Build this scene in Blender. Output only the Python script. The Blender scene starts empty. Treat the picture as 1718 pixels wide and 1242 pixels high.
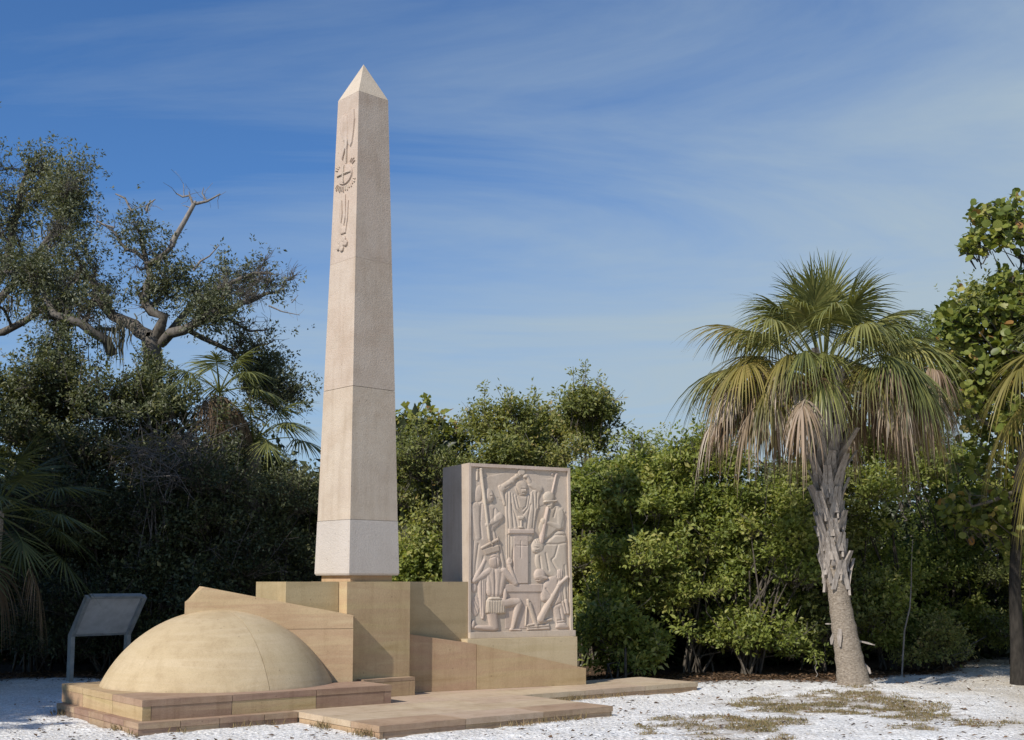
import bpy, bmesh, math, random
import numpy as np
from mathutils import Vector, Matrix

random.seed(7)
RNG = np.random.default_rng(11)
S = bpy.context.scene
C = S.collection
R = math.radians

# ------------------------------------------------------------------ camera, sky, sun, exposure
CAM_H, FPX, HOR, CY, CX = 1.5, 2006.0, 976.0, 766.0, 859.0
PITCH = math.atan((HOR - CY) / FPX)
cam_d = bpy.data.cameras.new('camera')
cam = bpy.data.objects.new('camera', cam_d)
C.objects.link(cam)
cam.location = (0, 0, CAM_H)
cam.rotation_euler = (math.pi / 2 + PITCH, 0, 0)
cam_d.sensor_fit = 'HORIZONTAL'
cam_d.sensor_width = 36
cam_d.lens = FPX / 1718 * 36
cam_d.shift_y = (CY - 621) / 1718
cam_d.clip_start = 0.1
cam_d.clip_end = 2000
S.camera = cam

SUN_AZ, SUN_EL = R(49.2), R(39.0)          # direction the light travels (world, from +X) and its height
TRAVEL = Vector((math.cos(SUN_AZ) * math.cos(SUN_EL), math.sin(SUN_AZ) * math.cos(SUN_EL), -math.sin(SUN_EL)))
sun_d = bpy.data.lights.new('sun', 'SUN')
sun_d.energy = 4.6
sun_d.angle = R(0.55)
sun_d.color = (1.0, 0.935, 0.84)
sun = bpy.data.objects.new('sun', sun_d)
sun.rotation_euler = TRAVEL.to_track_quat('-Z', 'Y').to_euler()
sun.location = (-20, -20, 30)
C.objects.link(sun)

W = bpy.data.worlds.new('World')
S.world = W
W.use_nodes = True
wn, wl_ = W.node_tree.nodes, W.node_tree.links
wn.clear()
out = wn.new('ShaderNodeOutputWorld')
bg = wn.new('ShaderNodeBackground')
sky = wn.new('ShaderNodeTexSky')
sky.sky_type = 'NISHITA'
sky.sun_disc = False
sky.sun_elevation = SUN_EL
sky.sun_rotation = math.atan2(-TRAVEL.x, -TRAVEL.y)
sky.air_density = 1.0
sky.dust_density = 0.3
sky.ozone_density = 5.0
bg.inputs['Strength'].default_value = 0.1
# thin streaky cirrus, mapped on a plane high above the ground
tc = wn.new('ShaderNodeTexCoord')
sep = wn.new('ShaderNodeSeparateXYZ')
wl_.new(tc.outputs['Generated'], sep.inputs[0])
def wmath(op, a, b=None, clamp=False):
    n = wn.new('ShaderNodeMath'); n.operation = op; n.use_clamp = clamp
    for i, v in enumerate((a, b)):
        if v is None: continue
        if isinstance(v, (int, float)): n.inputs[i].default_value = v
        else: wl_.new(v, n.inputs[i])
    return n.outputs[0]
zz = wmath('ADD', wmath('MAXIMUM', sep.outputs[2], 0.0), 0.16)
cmb = wn.new('ShaderNodeCombineXYZ')
wl_.new(wmath('DIVIDE', sep.outputs[0], zz), cmb.inputs[0])
wl_.new(wmath('DIVIDE', sep.outputs[1], zz), cmb.inputs[1])
mp = wn.new('ShaderNodeMapping')
mp.inputs['Rotation'].default_value = (0, 0, R(-38))
mp.inputs['Scale'].default_value = (0.62, 1.75, 1)
mp.inputs['Location'].default_value = (0.3, 0.4, 0)
wl_.new(cmb.outputs[0], mp.inputs[0])
nz = wn.new('ShaderNodeTexNoise')
nz.inputs['Scale'].default_value = 1.1
nz.inputs['Detail'].default_value = 9
nz.inputs['Roughness'].default_value = 0.62
nz.inputs['Distortion'].default_value = 0.9
wl_.new(mp.outputs[0], nz.inputs['Vector'])
cr = wn.new('ShaderNodeValToRGB')
cr.color_ramp.elements[0].position = 0.26
cr.color_ramp.elements[0].color = (0, 0, 0, 1)
cr.color_ramp.elements[1].position = 0.76
cr.color_ramp.elements[1].color = (1, 1, 1, 1)
wl_.new(nz.outputs['Fac'], cr.inputs[0])
# a thin veil: thicker low down and towards the right, broken into streaks
veil = wmath('ADD', wmath('ADD', wmath('MULTIPLY', wmath('SUBTRACT', 0.42, sep.outputs[2]), 2.3), wmath('MULTIPLY', sep.outputs[0], 1.0)), 0.15)
fac = wmath('MINIMUM', wmath('ADD', veil, wmath('MULTIPLY', wmath('SUBTRACT', cr.outputs[0], 0.46), 0.60), True), 0.95)
deep = wn.new('ShaderNodeMix')
deep.data_type = 'RGBA'
deep.blend_type = 'MULTIPLY'
deep.inputs[0].default_value = 1.0
wl_.new(sky.outputs[0], deep.inputs[6])
deep.inputs[7].default_value = (0.70, 1.0, 1.28, 1)
mx = wn.new('ShaderNodeMix')
mx.data_type = 'RGBA'
wl_.new(fac, mx.inputs[0])
wl_.new(deep.outputs[2], mx.inputs[6])
mx.inputs[7].default_value = (4.2, 5.2, 5.9, 1)
wl_.new(mx.outputs[2], bg.inputs[0])
wl_.new(bg.outputs[0], out.inputs[0])

S.view_settings.view_transform = 'Standard'
S.view_settings.look = 'None'
S.view_settings.exposure = 0.0
S.view_settings.gamma = 1.0
S.view_settings.use_curve_mapping = False
S.render.engine = 'CYCLES'
S.cycles.max_bounces = 6
S.cycles.transparent_max_bounces = 4

# ------------------------------------------------------------------ helpers: points, frames, meshes
def ray(u, v):
    x, y = (u - CX) / FPX, (CY - v) / FPX
    return Vector((x, math.cos(PITCH) - y * math.sin(PITCH), math.sin(PITCH) + y * math.cos(PITCH)))
def at(u, v, Y):
    d = ray(u, v); t = Y / d.y
    return Vector((0, 0, CAM_H)) + d * t
def gnd(u, v, z=0.0):
    d = ray(u, v); t = (z - CAM_H) / d.z
    return Vector((0, 0, CAM_H)) + d * t

class Frame:
    """a horizontal frame: a along, b to the back, c up"""
    def __init__(s, deg, o=(0, 0, 0)):
        s.a = R(deg); s.x = Vector((math.cos(s.a), math.sin(s.a), 0)); s.y = Vector((-math.sin(s.a), math.cos(s.a), 0)); s.o = Vector(o)
    def p(s, a, b, c=0.0):
        return s.o + s.x * a + s.y * b + Vector((0, 0, c))
MF = Frame(38)                               # the monument's own axes

def world_loc(o):
    v = Vector((0, 0, 0))
    while o is not None:
        v += o.location; o = o.parent
    return v
def tag(o, label=None, cat=None, group=None, kind=None):
    if label: o['label'] = label
    if cat: o['category'] = cat
    if group: o['group'] = group
    if kind: o['kind'] = kind
    return o
def thing(name, label, cat, loc, group=None):
    o = bpy.data.objects.new(name, None); C.objects.link(o)
    o.location = loc; o.empty_display_size = 0.2
    return tag(o, label, cat, group)
def link(name, me, mat, parent=None, kind=None):
    o = bpy.data.objects.new(name, me); C.objects.link(o)
    if mat is not None and len(me.materials) == 0: me.materials.append(mat)
    if parent is not None:
        L = world_loc(parent)
        if L.length > 0: me.transform(Matrix.Translation(-L))
        o.parent = parent
    if kind: o['kind'] = kind
    return o
def bm_obj(name, bm, mat, parent=None, bevel=0.0, smooth=False, kind=None):
    if bevel > 0:
        bmesh.ops.bevel(bm, geom=[e for e in bm.edges if len(e.link_faces) == 2 and e.calc_face_angle(0) > 0.5],
                        offset=bevel, segments=1, profile=0.6, affect='EDGES', clamp_overlap=True)
    bmesh.ops.recalc_face_normals(bm, faces=bm.faces)
    me = bpy.data.meshes.new(name); bm.to_mesh(me); bm.free()
    if smooth: me.polygons.foreach_set('use_smooth', [True] * len(me.polygons))
    return link(name, me, mat, parent, kind)
def np_mesh(name, V, F, tint=None, smooth=False):
    """V (n,3); F (m,k) all faces of the same size"""
    V = np.asarray(V, np.float32); F = np.asarray(F, np.int32)
    me = bpy.data.meshes.new(name)
    m, k = F.shape
    me.vertices.add(len(V)); me.vertices.foreach_set('co', V.ravel())
    me.loops.add(m * k); me.loops.foreach_set('vertex_index', F.ravel())
    me.polygons.add(m); me.polygons.foreach_set('loop_start', np.arange(0, m * k, k, dtype=np.int32))
    if smooth: me.polygons.foreach_set('use_smooth', np.ones(m, bool))
    if tint is not None:
        at_ = me.attributes.new('tint', 'FLOAT', 'FACE'); at_.data.foreach_set('value', np.asarray(tint, np.float32))
    me.update(calc_edges=True)
    return me
def bm_prism(fr, poly, b0, b1, bm=None, back=None):
    """polygon in (a, c) pushed from b0 to b1; back may hold another outline"""
    bm = bm or bmesh.new()
    back = back or poly
    f = [bm.verts.new(fr.p(a, b0, c)) for a, c in poly]
    k = [bm.verts.new(fr.p(a, b1, c)) for a, c in back]
    bm.faces.new(f); bm.faces.new(k[::-1])
    n = len(f)
    for i in range(n): bm.faces.new((f[i], k[i], k[(i + 1) % n], f[(i + 1) % n]))
    return bm
def bm_box(fr, a0, a1, b0, b1, c0, c1, bm=None):
    return bm_prism(fr, [(a0, c0), (a1, c0), (a1, c1), (a0, c1)], b0, b1, bm)

class Tubes:
    def __init__(s, n=5): s.V, s.F, s.n, s.k, s.T = [], [], n, 0, []
    def add(s, pts, radii, tint=0.5):
        n = s.n; P = [Vector(p) for p in pts]; m = len(P)
        prev = None
        for i in range(m):
            d = (P[min(i + 1, m - 1)] - P[max(i - 1, 0)])
            d = d.normalized() if d.length > 1e-9 else Vector((0, 0, 1))
            u = d.orthogonal().normalized() if prev is None else (prev - d * prev.dot(d))
            u = u.normalized() if u.length > 1e-6 else d.orthogonal().normalized()
            prev = u; w = d.cross(u)
            for j in range(n):
                a = 2 * math.pi * j / n
                s.V.append(tuple(P[i] + (u * math.cos(a) + w * math.sin(a)) * radii[i]))
            if i:
                b = s.k + i * n
                for j in range(n):
                    s.F.append((b - n + j, b - n + (j + 1) % n, b + (j + 1) % n, b + j)); s.T.append(tint)
        s.k += m * n
    def build(s, name, mat, parent, kind=None, smooth=True):
        return link(name, np_mesh(name, s.V, s.F, s.T, smooth), mat, parent, kind)

def nrm(a):
    return a / np.maximum(np.linalg.norm(a, axis=-1, keepdims=True), 1e-9)
LEAF = {   # base at origin, x along the leaf, y across, z up; unit length and width
    'oval': (np.array([[0, 0, 0], [.42, -.5, .10], [1, 0, -.08], [.42, .5, .10]]), [(0, 1, 2), (0, 2, 3)]),
    'round': (np.array([[0, 0, 0], [.12, -.36, .05], [.45, -.51, .08], [.82, -.38, .05], [1, 0, -.04], [.82, .38, .05], [.45, .51, .08], [.12, .36, .05]]), [(0, 1, 2), (0, 2, 3), (0, 3, 4), (0, 4, 5), (0, 5, 6), (0, 6, 7)]),
}
def leaf_mesh(name, P, D, N, L, Wd, tint, shape='oval'):
    T, F = LEAF[shape]
    D = nrm(D); Y = nrm(np.cross(N, D)); Z = np.cross(D, Y)
    n, k = len(P), len(T)
    V = P[:, None] + D[:, None] * (T[None, :, 0:1] * L[:, None, None]) + Y[:, None] * (T[None, :, 1:2] * Wd[:, None, None]) + Z[:, None] * (T[None, :, 2:3] * L[:, None, None])
    Fa = (np.arange(n)[:, None, None] * k + np.asarray(F)[None]).reshape(-1, 3)
    return np_mesh(name, V.reshape(-1, 3), Fa, np.repeat(tint, len(F)))
def rnd(n): return nrm(RNG.normal(size=(n, 3)))
def sprigs(cent, axis, k, ls, size, sun=0.5, aspect=0.5, tint0=None, spread=1.0):
    """k leaves along each twig of length ls; returns leaf arrays"""
    n = len(cent)
    t = RNG.random((n, k, 1))
    ax = nrm(axis)[:, None]
    rp = RNG.normal(size=(n, k, 3)); rp -= ax * (rp * ax).sum(-1, keepdims=True); rp = nrm(rp)
    P = cent[:, None] + ax * ls[:, None, None] * t + rp * 0.02
    D = ax * (0.25 + 0.6 * t) + rp * spread
    N = np.array([0, 0, 1.0]) * 0.45 + ax * 0.30 + np.array([-TRAVEL.x, -TRAVEL.y, -TRAVEL.z]) * 0.65 + RNG.normal(size=(n, k, 3)) * 0.55   # leaves turn to the light
    N -= nrm(D) * (N * nrm(D)).sum(-1, keepdims=True)
    L = size * (0.65 + 0.7 * RNG.random((n, k)))
    tt = (tint0[:, None] if tint0 is not None else 0.5) + RNG.normal(size=(n, k)) * 0.14
    return P.reshape(-1, 3), D.reshape(-1, 3), N.reshape(-1, 3), L.ravel(), (L * aspect * (0.85 + 0.3 * RNG.random((n, k)))).ravel(), np.clip(tt, 0, 1).ravel()
def cat_leaves(ls): return [np.concatenate(x) for x in zip(*ls)]

# ------------------------------------------------------------------ materials
def new_mat(name):
    m = bpy.data.materials.new(name); m.use_nodes = True
    m.node_tree.nodes.clear()
    return m, m.node_tree.nodes, m.node_tree.links
def ramp(nd, stops):
    r = nd.new('ShaderNodeValToRGB'); e = r.color_ramp.elements
    while len(e) > 1: e.remove(e[-1])
    e[0].position, e[0].color = stops[0][0], (*stops[0][1], 1)
    for p, c in stops[1:]:
        x = e.new(p); x.color = (*c, 1)
    return r
def noise(nd, lk, vec, scale, detail=4, rough=0.55, vscale=None, off=None, dist=0.0):
    if vscale or off is not None:
        mpn = nd.new('ShaderNodeMapping'); lk.new(vec, mpn.inputs[0])
        if vscale: mpn.inputs['Scale'].default_value = vscale
        if off is not None: lk.new(off, mpn.inputs['Location'])
        vec = mpn.outputs[0]
    n = nd.new('ShaderNodeTexNoise'); n.inputs['Scale'].default_value = scale; n.inputs['Detail'].default_value = detail
    n.inputs['Roughness'].default_value = rough; n.inputs['Distortion'].default_value = dist
    lk.new(vec, n.inputs['Vector'])
    return n.outputs['Fac']
def mixc(nd, lk, fac, a, b, mode='MIX'):
    m = nd.new('ShaderNodeMix'); m.data_type = 'RGBA'; m.blend_type = mode
    for sock, v in ((m.inputs[0], fac), (m.inputs[6], a), (m.inputs[7], b)):
        if isinstance(v, (int, float)): sock.default_value = v
        elif isinstance(v, tuple): sock.default_value = (*v, 1) if len(v) == 3 else v
        else: lk.new(v, sock)
    return m.outputs[2]
def mathn(nd, lk, op, a, b=None, clamp=False):
    n = nd.new('ShaderNodeMath'); n.operation = op; n.use_clamp = clamp
    for i, v in enumerate((a, b)):
        if v is None: continue
        if isinstance(v, (int, float)): n.inputs[i].default_value = v
        else: lk.new(v, n.inputs[i])
    return n.outputs[0]
def stone(name, cols, band=(0.5, 0.5, 6.0), bscale=1.0, grain=90.0, bump=0.35, dist=0.006, rough=0.85, stain=0.35, vary=0.12, splash=-.02):
    m, nd, lk = new_mat(name)
    g = nd.new('ShaderNodeNewGeometry'); oi = nd.new('ShaderNodeObjectInfo')
    offv = nd.new('ShaderNodeCombineXYZ')
    lk.new(mathn(nd, lk, 'MULTIPLY', oi.outputs['Random'], 37.0), offv.inputs[0])
    lk.new(mathn(nd, lk, 'MULTIPLY', oi.outputs['Random'], 11.0), offv.inputs[2])
    pos = g.outputs['Position']
    b1 = noise(nd, lk, pos, bscale, 5, 0.6, band, offv.outputs[0], 0.6)
    k = len(cols)
    rp = ramp(nd, [(0.30 + 0.42 * i / (k - 1), c) for i, c in enumerate(cols)])
    lk.new(b1, rp.inputs[0])
    col = rp.outputs[0]
    # per-stone value shift
    hv = nd.new('ShaderNodeHueSaturation'); lk.new(col, hv.inputs['Color'])
    lk.new(mathn(nd, lk, 'ADD', mathn(nd, lk, 'MULTIPLY', oi.outputs['Random'], 2 * vary), 1 - vary), hv.inputs['Value'])
    lk.new(mathn(nd, lk, 'ADD', mathn(nd, lk, 'MULTIPLY', oi.outputs['Random'], 0.02), 0.49), hv.inputs['Hue'])
    col = hv.outputs[0]
    blot = noise(nd, lk, pos, 2.3, 6, 0.65)
    st = ramp(nd, [(0.45, (1, 1, 1)), (0.78, (0.62, 0.55, 0.47))]); lk.new(blot, st.inputs[0])
    col = mixc(nd, lk, stain, col, st.outputs[0], 'MULTIPLY')
    gr = noise(nd, lk, pos, grain, 3, 0.7)
    gs = ramp(nd, [(0.25, (0.72, 0.72, 0.72)), (0.5, (1, 1, 1)), (0.8, (1.12, 1.12, 1.12))]); lk.new(gr, gs.inputs[0])
    col = mixc(nd, lk, 0.7, col, gs.outputs[0], 'MULTIPLY')
    sk = noise(nd, lk, pos, 1.0, 5, .6, (9, 9, .55)); sr_ = ramp(nd, [(.50, (1, 1, 1)), (.75, (.70, .65, .58))]); lk.new(sk, sr_.inputs[0])
    col = mixc(nd, lk, stain * .9, col, sr_.outputs[0], 'MULTIPLY')
    sx = nd.new('ShaderNodeSeparateXYZ'); lk.new(pos, sx.inputs[0])
    dn = noise(nd, lk, pos, 6.0, 5, .65)
    hgt = mathn(nd, lk, 'SUBTRACT', sx.outputs[2], splash)
    dm = mathn(nd, lk, 'SUBTRACT', mathn(nd, lk, 'MULTIPLY', dn, .11), hgt)
    dm = mathn(nd, lk, 'MULTIPLY', dm, 16.0, True)
    col = mixc(nd, lk, mathn(nd, lk, 'MULTIPLY', dm, .55), col, (.17, .135, .095))
    # dark pits
    vo = nd.new('ShaderNodeTexVoronoi'); vo.inputs['Scale'].default_value = 7.0; lk.new(pos, vo.inputs['Vector'])
    pit = ramp(nd, [(0.035, (0.25, 0.22, 0.2)), (0.07, (1, 1, 1))]); lk.new(vo.outputs['Distance'], pit.inputs[0])
    col = mixc(nd, lk, 0.55, col, pit.outputs[0], 'MULTIPLY')
    p = nd.new('ShaderNodeBsdfPrincipled'); p.inputs['Roughness'].default_value = rough
    p.inputs['Specular IOR Level'].default_value = 0.25
    lk.new(col, p.inputs['Base Color'])
    mid = noise(nd, lk, pos, grain * 0.45, 4, 0.65)
    hsum = mathn(nd, lk, 'ADD', gr, mathn(nd, lk, 'MULTIPLY', mid, 1.3))
    bp = nd.new('ShaderNodeBump'); bp.inputs['Strength'].default_value = bump; bp.inputs['Distance'].default_value = dist
    lk.new(hsum, bp.inputs['Height']); lk.new(bp.outputs[0], p.inputs['Normal'])
    o = nd.new('ShaderNodeOutputMaterial'); lk.new(p.outputs[0], o.inputs[0])
    return m
def leafmat(name, stops, trans=0.35, rough=0.45, spec=0.4):
    m, nd, lk = new_mat(name)
    a = nd.new('ShaderNodeAttribute'); a.attribute_name = 'tint'
    rp = ramp(nd, stops); lk.new(a.outputs['Fac'], rp.inputs[0])
    g = nd.new('ShaderNodeNewGeometry')
    nb = noise(nd, lk, g.outputs['Position'], 1.7, 3)
    v = ramp(nd, [(0.3, (0.75, 0.78, 0.72)), (0.7, (1.2, 1.15, 1.1))]); lk.new(nb, v.inputs[0])
    col = mixc(nd, lk, 0.8, rp.outputs[0], v.outputs[0], 'MULTIPLY')
    p = nd.new('ShaderNodeBsdfPrincipled'); p.inputs['Roughness'].default_value = rough; p.inputs['Specular IOR Level'].default_value = spec
    lk.new(col, p.inputs['Base Color'])
    t = nd.new('ShaderNodeBsdfTranslucent')
    lk.new(mixc(nd, lk, 1.0, col, (1.25, 1.2, 0.55), 'MULTIPLY'), t.inputs[0])
    ms = nd.new('ShaderNodeMixShader'); ms.inputs[0].default_value = trans
    lk.new(p.outputs[0], ms.inputs[1]); lk.new(t.outputs[0], ms.inputs[2])
    o = nd.new('ShaderNodeOutputMaterial'); lk.new(ms.outputs[0], o.inputs[0])
    return m
def barkmat(name, c1, c2, scale=18, bump=0.6, vs=(1, 1, .35), dist=0.02):
    m, nd, lk = new_mat(name)
    g = nd.new('ShaderNodeNewGeometry'); a = nd.new('ShaderNodeAttribute'); a.attribute_name = 'tint'
    n = noise(nd, lk, g.outputs['Position'], scale, 6, 0.65, vs)
    rp = ramp(nd, [(0.3, c1), (0.72, c2)]); lk.new(n, rp.inputs[0])
    p = nd.new('ShaderNodeBsdfPrincipled'); p.inputs['Roughness'].default_value = 0.9; p.inputs['Specular IOR Level'].default_value = 0.15
    lk.new(rp.outputs[0], p.inputs['Base Color'])
    bp = nd.new('ShaderNodeBump'); bp.inputs['Strength'].default_value = bump; bp.inputs['Distance'].default_value = dist
    lk.new(n, bp.inputs['Height']); lk.new(bp.outputs[0], p.inputs['Normal'])
    o = nd.new('ShaderNodeOutputMaterial'); lk.new(p.outputs[0], o.inputs[0])
    return m
def plain(name, col, rough=0.6, metal=0.0, nscale=25, amp=0.25, bump=0.1):
    m, nd, lk = new_mat(name)
    g = nd.new('ShaderNodeNewGeometry'); n = noise(nd, lk, g.outputs['Position'], nscale, 5, 0.6)
    rp = ramp(nd, [(0.3, tuple(c * (1 - amp) for c in col)), (0.7, tuple(c * (1 + amp) for c in col))]); lk.new(n, rp.inputs[0])
    p = nd.new('ShaderNodeBsdfPrincipled'); p.inputs['Roughness'].default_value = rough; p.inputs['Metallic'].default_value = metal
    lk.new(rp.outputs[0], p.inputs['Base Color'])
    bp = nd.new('ShaderNodeBump'); bp.inputs['Strength'].default_value = bump; bp.inputs['Distance'].default_value = 0.005
    lk.new(n, bp.inputs['Height']); lk.new(bp.outputs[0], p.inputs['Normal'])
    o = nd.new('ShaderNodeOutputMaterial'); lk.new(p.outputs[0], o.inputs[0])
    return m

M = {}
M['ochre'] = stone('ochre_sandstone', [(.42, .30, .16), (.50, .37, .215), (.47, .325, .20), (.53, .40, .24)], bump=0.45, stain=0.5, vary=0.07)
M['rose'] = stone('rose_sandstone', [(.37, .25, .175), (.42, .295, .20), (.345, .23, .165), (.43, .32, .205)], bump=0.4, stain=0.75, vary=0.1)
M['tan'] = stone('tan_sandstone', [(.46, .325, .195), (.52, .39, .235), (.455, .315, .195), (.53, .405, .25)], band=(.4, .4, 5), bump=0.4, stain=.35, vary=0.03)
M['pale'] = stone('pale_ochre_sandstone', [(.47, .365, .225), (.53, .42, .28), (.49, .375, .24)], band=(.35, .35, 5), bump=0.35, stain=0.35, vary=0.02)
M['paving'] = stone('paving_sandstone', [(.48, .37, .25), (.54, .425, .30), (.50, .38, .275)], band=(1.2, 1.2, 3), bump=0.3, stain=0.6, vary=0.06)
M['domes'] = stone('dome_sandstone', [(.485, .365, .235), (.54, .42, .285), (.50, .38, .245), (.55, .43, .295)], band=(.35, .35, 5), bump=0.35, stain=0.45, vary=0.02, splash=.29)
M['olive'] = stone('olive_sandstone', [(.40, .32, .18), (.46, .37, .215), (.42, .33, .19)], bump=0.5, vary=0.03)
M['pink'] = stone('pink_stone', [(.52, .425, .345), (.57, .475, .385), (.54, .435, .345), (.53, .45, .36)], band=(.8, .8, 1.2), bump=0.5, dist=0.008, stain=0.5, vary=0.05)
M['white'] = stone('pale_stone', [(.545, .485, .435), (.59, .525, .475)], band=(.8, .8, 1.5), bump=0.65, dist=0.010, stain=0.2, vary=0.02)
M['tip'] = stone('cream_stone', [(.56, .46, .36), (.60, .50, .40)], bump=0.5, stain=0.2, vary=0.02)
M['relief'] = stone('carved_stone', [(.52, .425, .345), (.56, .465, .38)], band=(.8, .8, 1.2), bump=0.3, stain=0.5, vary=0.0)
M['mortar'] = plain('mortar', (.10, .085, .07), 0.95)

M['scrub'] = leafmat('scrub_leaf', [(0, (.075, .088, .034)), (.35, (.175, .205, .066)), (.65, (.28, .30, .10)), (.9, (.38, .37, .14)), (1, (.42, .34, .15))], trans=.44)
M['bright'] = leafmat('bright_leaf', [(0, (.075, .105, .028)), (.35, (.20, .255, .06)), (.7, (.32, .36, .095)), (1, (.47, .45, .17))], trans=.46)
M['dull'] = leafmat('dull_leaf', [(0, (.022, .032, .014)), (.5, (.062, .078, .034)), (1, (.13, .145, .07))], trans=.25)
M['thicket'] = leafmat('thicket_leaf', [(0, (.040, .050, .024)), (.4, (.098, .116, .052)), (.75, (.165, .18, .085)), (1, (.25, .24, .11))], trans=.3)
M['oak'] = leafmat('oak_leaf', [(0, (.055, .065, .036)), (.5, (.125, .14, .078)), (1, (.22, .23, .145))], trans=.28, rough=.45)
M['grape'] = leafmat('grape_leaf', [(0, (.075, .105, .024)), (.4, (.175, .215, .045)), (.75, (.28, .30, .07)), (.93, (.40, .37, .12)), (1, (.40, .22, .08))], trans=.35)
M['litter'] = leafmat('litter_leaf', [(0, (.05, .028, .014)), (.5, (.13, .075, .04)), (1, (.24, .15, .09))], trans=.1, rough=.8)
M['grass'] = leafmat('grass_blade', [(0, (.34, .25, .16)), (.55, (.33, .26, .14)), (1, (.22, .22, .09))], trans=.3, rough=.7)
M['frond'] = leafmat('palm_green', [(0, (.07, .085, .034)), (.45, (.185, .20, .066)), (.8, (.29, .285, .10)), (1, (.38, .34, .13))], trans=.25, rough=.4)
M['frond_y'] = leafmat('palm_yellow', [(0, (.09, .09, .025)), (.5, (.23, .20, .055)), (1, (.36, .28, .10))], trans=.3, rough=.5)
M['frond_d'] = leafmat('palm_dead', [(0, (.12, .08, .05)), (.45, (.26, .19, .13)), (.8, (.38, .30, .235)), (1, (.50, .43, .37))], trans=.15, rough=.85, spec=.15)
M['moss'] = leafmat('moss_strand', [(0, (.10, .10, .08)), (1, (.19, .18, .14))], trans=.2, rough=.95, spec=.05)
M['bark'] = barkmat('oak_bark', (.07, .06, .05), (.20, .18, .155))
M['twig'] = barkmat('shrub_stem', (.05, .042, .034), (.15, .13, .105), 30)
M['drytwig'] = barkmat('dry_twig', (.10, .09, .08), (.25, .225, .20), 30)
M['darkbark'] = barkmat('dark_bark', (.018, .016, .014), (.055, .048, .04), 20)
M['deadwood'] = barkmat('dead_wood', (.16, .14, .125), (.33, .30, .27), 20)
M['trunk'] = barkmat('palm_trunk_bark', (.17, .135, .10), (.44, .375, .30), 26, 0.9, (1, 1, 2.2), 0.03)
M['boot'] = barkmat('leaf_base_fibre', (.19, .16, .135), (.47, .42, .37), 22, 0.6, (1.5, 1.5, .35), 0.012)
M['frame'] = plain('aluminium_frame', (.27, .28, .275), 0.5, 0.0, 9, 0.25)
M['panel'] = plain('panel_back', (.46, .46, .455), 0.7, 0.0, 7, 0.15)
M['shell'] = plain('shell_chip', (.74, .725, .70), 0.8, 0, 40, 0.25)

# ------------------------------------------------------------------ ground
def vnoise(x, y, s, seed=0):
    """cheap smooth value noise"""
    x = np.asarray(x) * s + seed * 17.3; y = np.asarray(y) * s + seed * 5.7
    xi, yi = np.floor(x), np.floor(y); fx, fy = x - xi, y - yi
    fx, fy = fx * fx * (3 - 2 * fx), fy * fy * (3 - 2 * fy)
    h = lambda a, b: np.modf(np.abs(np.sin(a * 127.1 + b * 311.7) * 43758.5453))[0]
    return (h(xi, yi) * (1 - fx) + h(xi + 1, yi) * fx) * (1 - fy) + (h(xi, yi + 1) * (1 - fx) + h(xi + 1, yi + 1) * fx) * fy
def near_platform(x, y):
    u = x * MF.x.x + y * MF.x.y; v = x * MF.y.x + y * MF.y.y
    return (u > 4.35) & (u < 12.5) & (v > 9.9) & (v < 14.4)
def hedge_edge(x):
    """distance at which the shell ground gives way to leaf litter"""
    x = np.asarray(x, float)
    return np.interp(x, [-14, -8, -5, -1, 2, 4.5, 7.2, 8.4, 9.5, 14], [18.6, 18.6, 18.9, 18.4, 18.2, 18.5, 19.6, 22.5, 24.5, 25.5]) + 0.35 * (vnoise(x, x * 0 + 3, 1.3) - .5)
def gheight(x, y):
    z = (vnoise(x, y, .9, 1) - .5) * .05 + (vnoise(x, y, 3.1, 2) - .5) * .035 + (vnoise(x, y, 8, 3) - .5) * .022
    z += .10 * np.exp(-(((x - 4.75) / 1.1) ** 2 + ((y - 16.7) / .8) ** 2))
    z = z * np.clip((30 - np.abs(y - 12)) / 10, .0, 1)
    return np.where(near_platform(x, y), np.minimum(z, .0) - .0, z)
def gh(x, y): return float(gheight(np.array([x]), np.array([y]))[0])
xs = np.unique(np.concatenate([np.linspace(-400, -40, 12), np.linspace(-40, -9, 32), np.linspace(-9, 11, 251), np.linspace(11, 40, 30), np.linspace(40, 400, 12)]))
ys = np.unique(np.concatenate([np.linspace(-60, 6, 34), np.linspace(6, 9.6, 12), np.linspace(9.6, 21, 191), np.linspace(21, 40, 40), np.linspace(40, 600, 18)]))
GX, GY = np.meshgrid(xs, ys)
GZ = gheight(GX, GY)
nx, ny = len(xs), len(ys)
idx = np.arange(nx * ny).reshape(ny, nx)
quads = np.stack([idx[:-1, :-1], idx[:-1, 1:], idx[1:, 1:], idx[1:, :-1]], -1).reshape(-1, 4)
gme = np_mesh('ground', np.stack([GX, GY, GZ], -1).reshape(-1, 3), quads, None, True)
lit = np.clip((GY - hedge_edge(GX)) / .5 + .5, 0, 1).ravel()
a_ = gme.attributes.new('litter', 'FLOAT', 'POINT'); a_.data.foreach_set('value', lit.astype(np.float32))
patches = [(1446, 1170, .5, .22), (1405, 1182, 1.25, .42), (1330, 1187, .7, .2), (1190, 1218, .75, .24), (1215, 1232, .8, .16), (1290, 1210, .4, .12), (1620, 1215, .55, .14), (1500, 1195, .6, .18), (1540, 1222, .45, .1)]
PW = [(gnd(u, v), rx, ry) for u, v, rx, ry in patches]
gmask = np.zeros_like(GX)
for p, rx, ry in PW:
    d = ((GX - p.x) / rx) ** 2 + ((GY - p.y) / (ry * 3.0)) ** 2
    gmask = np.maximum(gmask, np.clip(1.2 - d + (vnoise(GX, GY, 4.0, 5) - .5) * 1.6 + (vnoise(GX, GY * 2.2, 9.0, 6) - .5) * 1.6, 0, 1))
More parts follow.
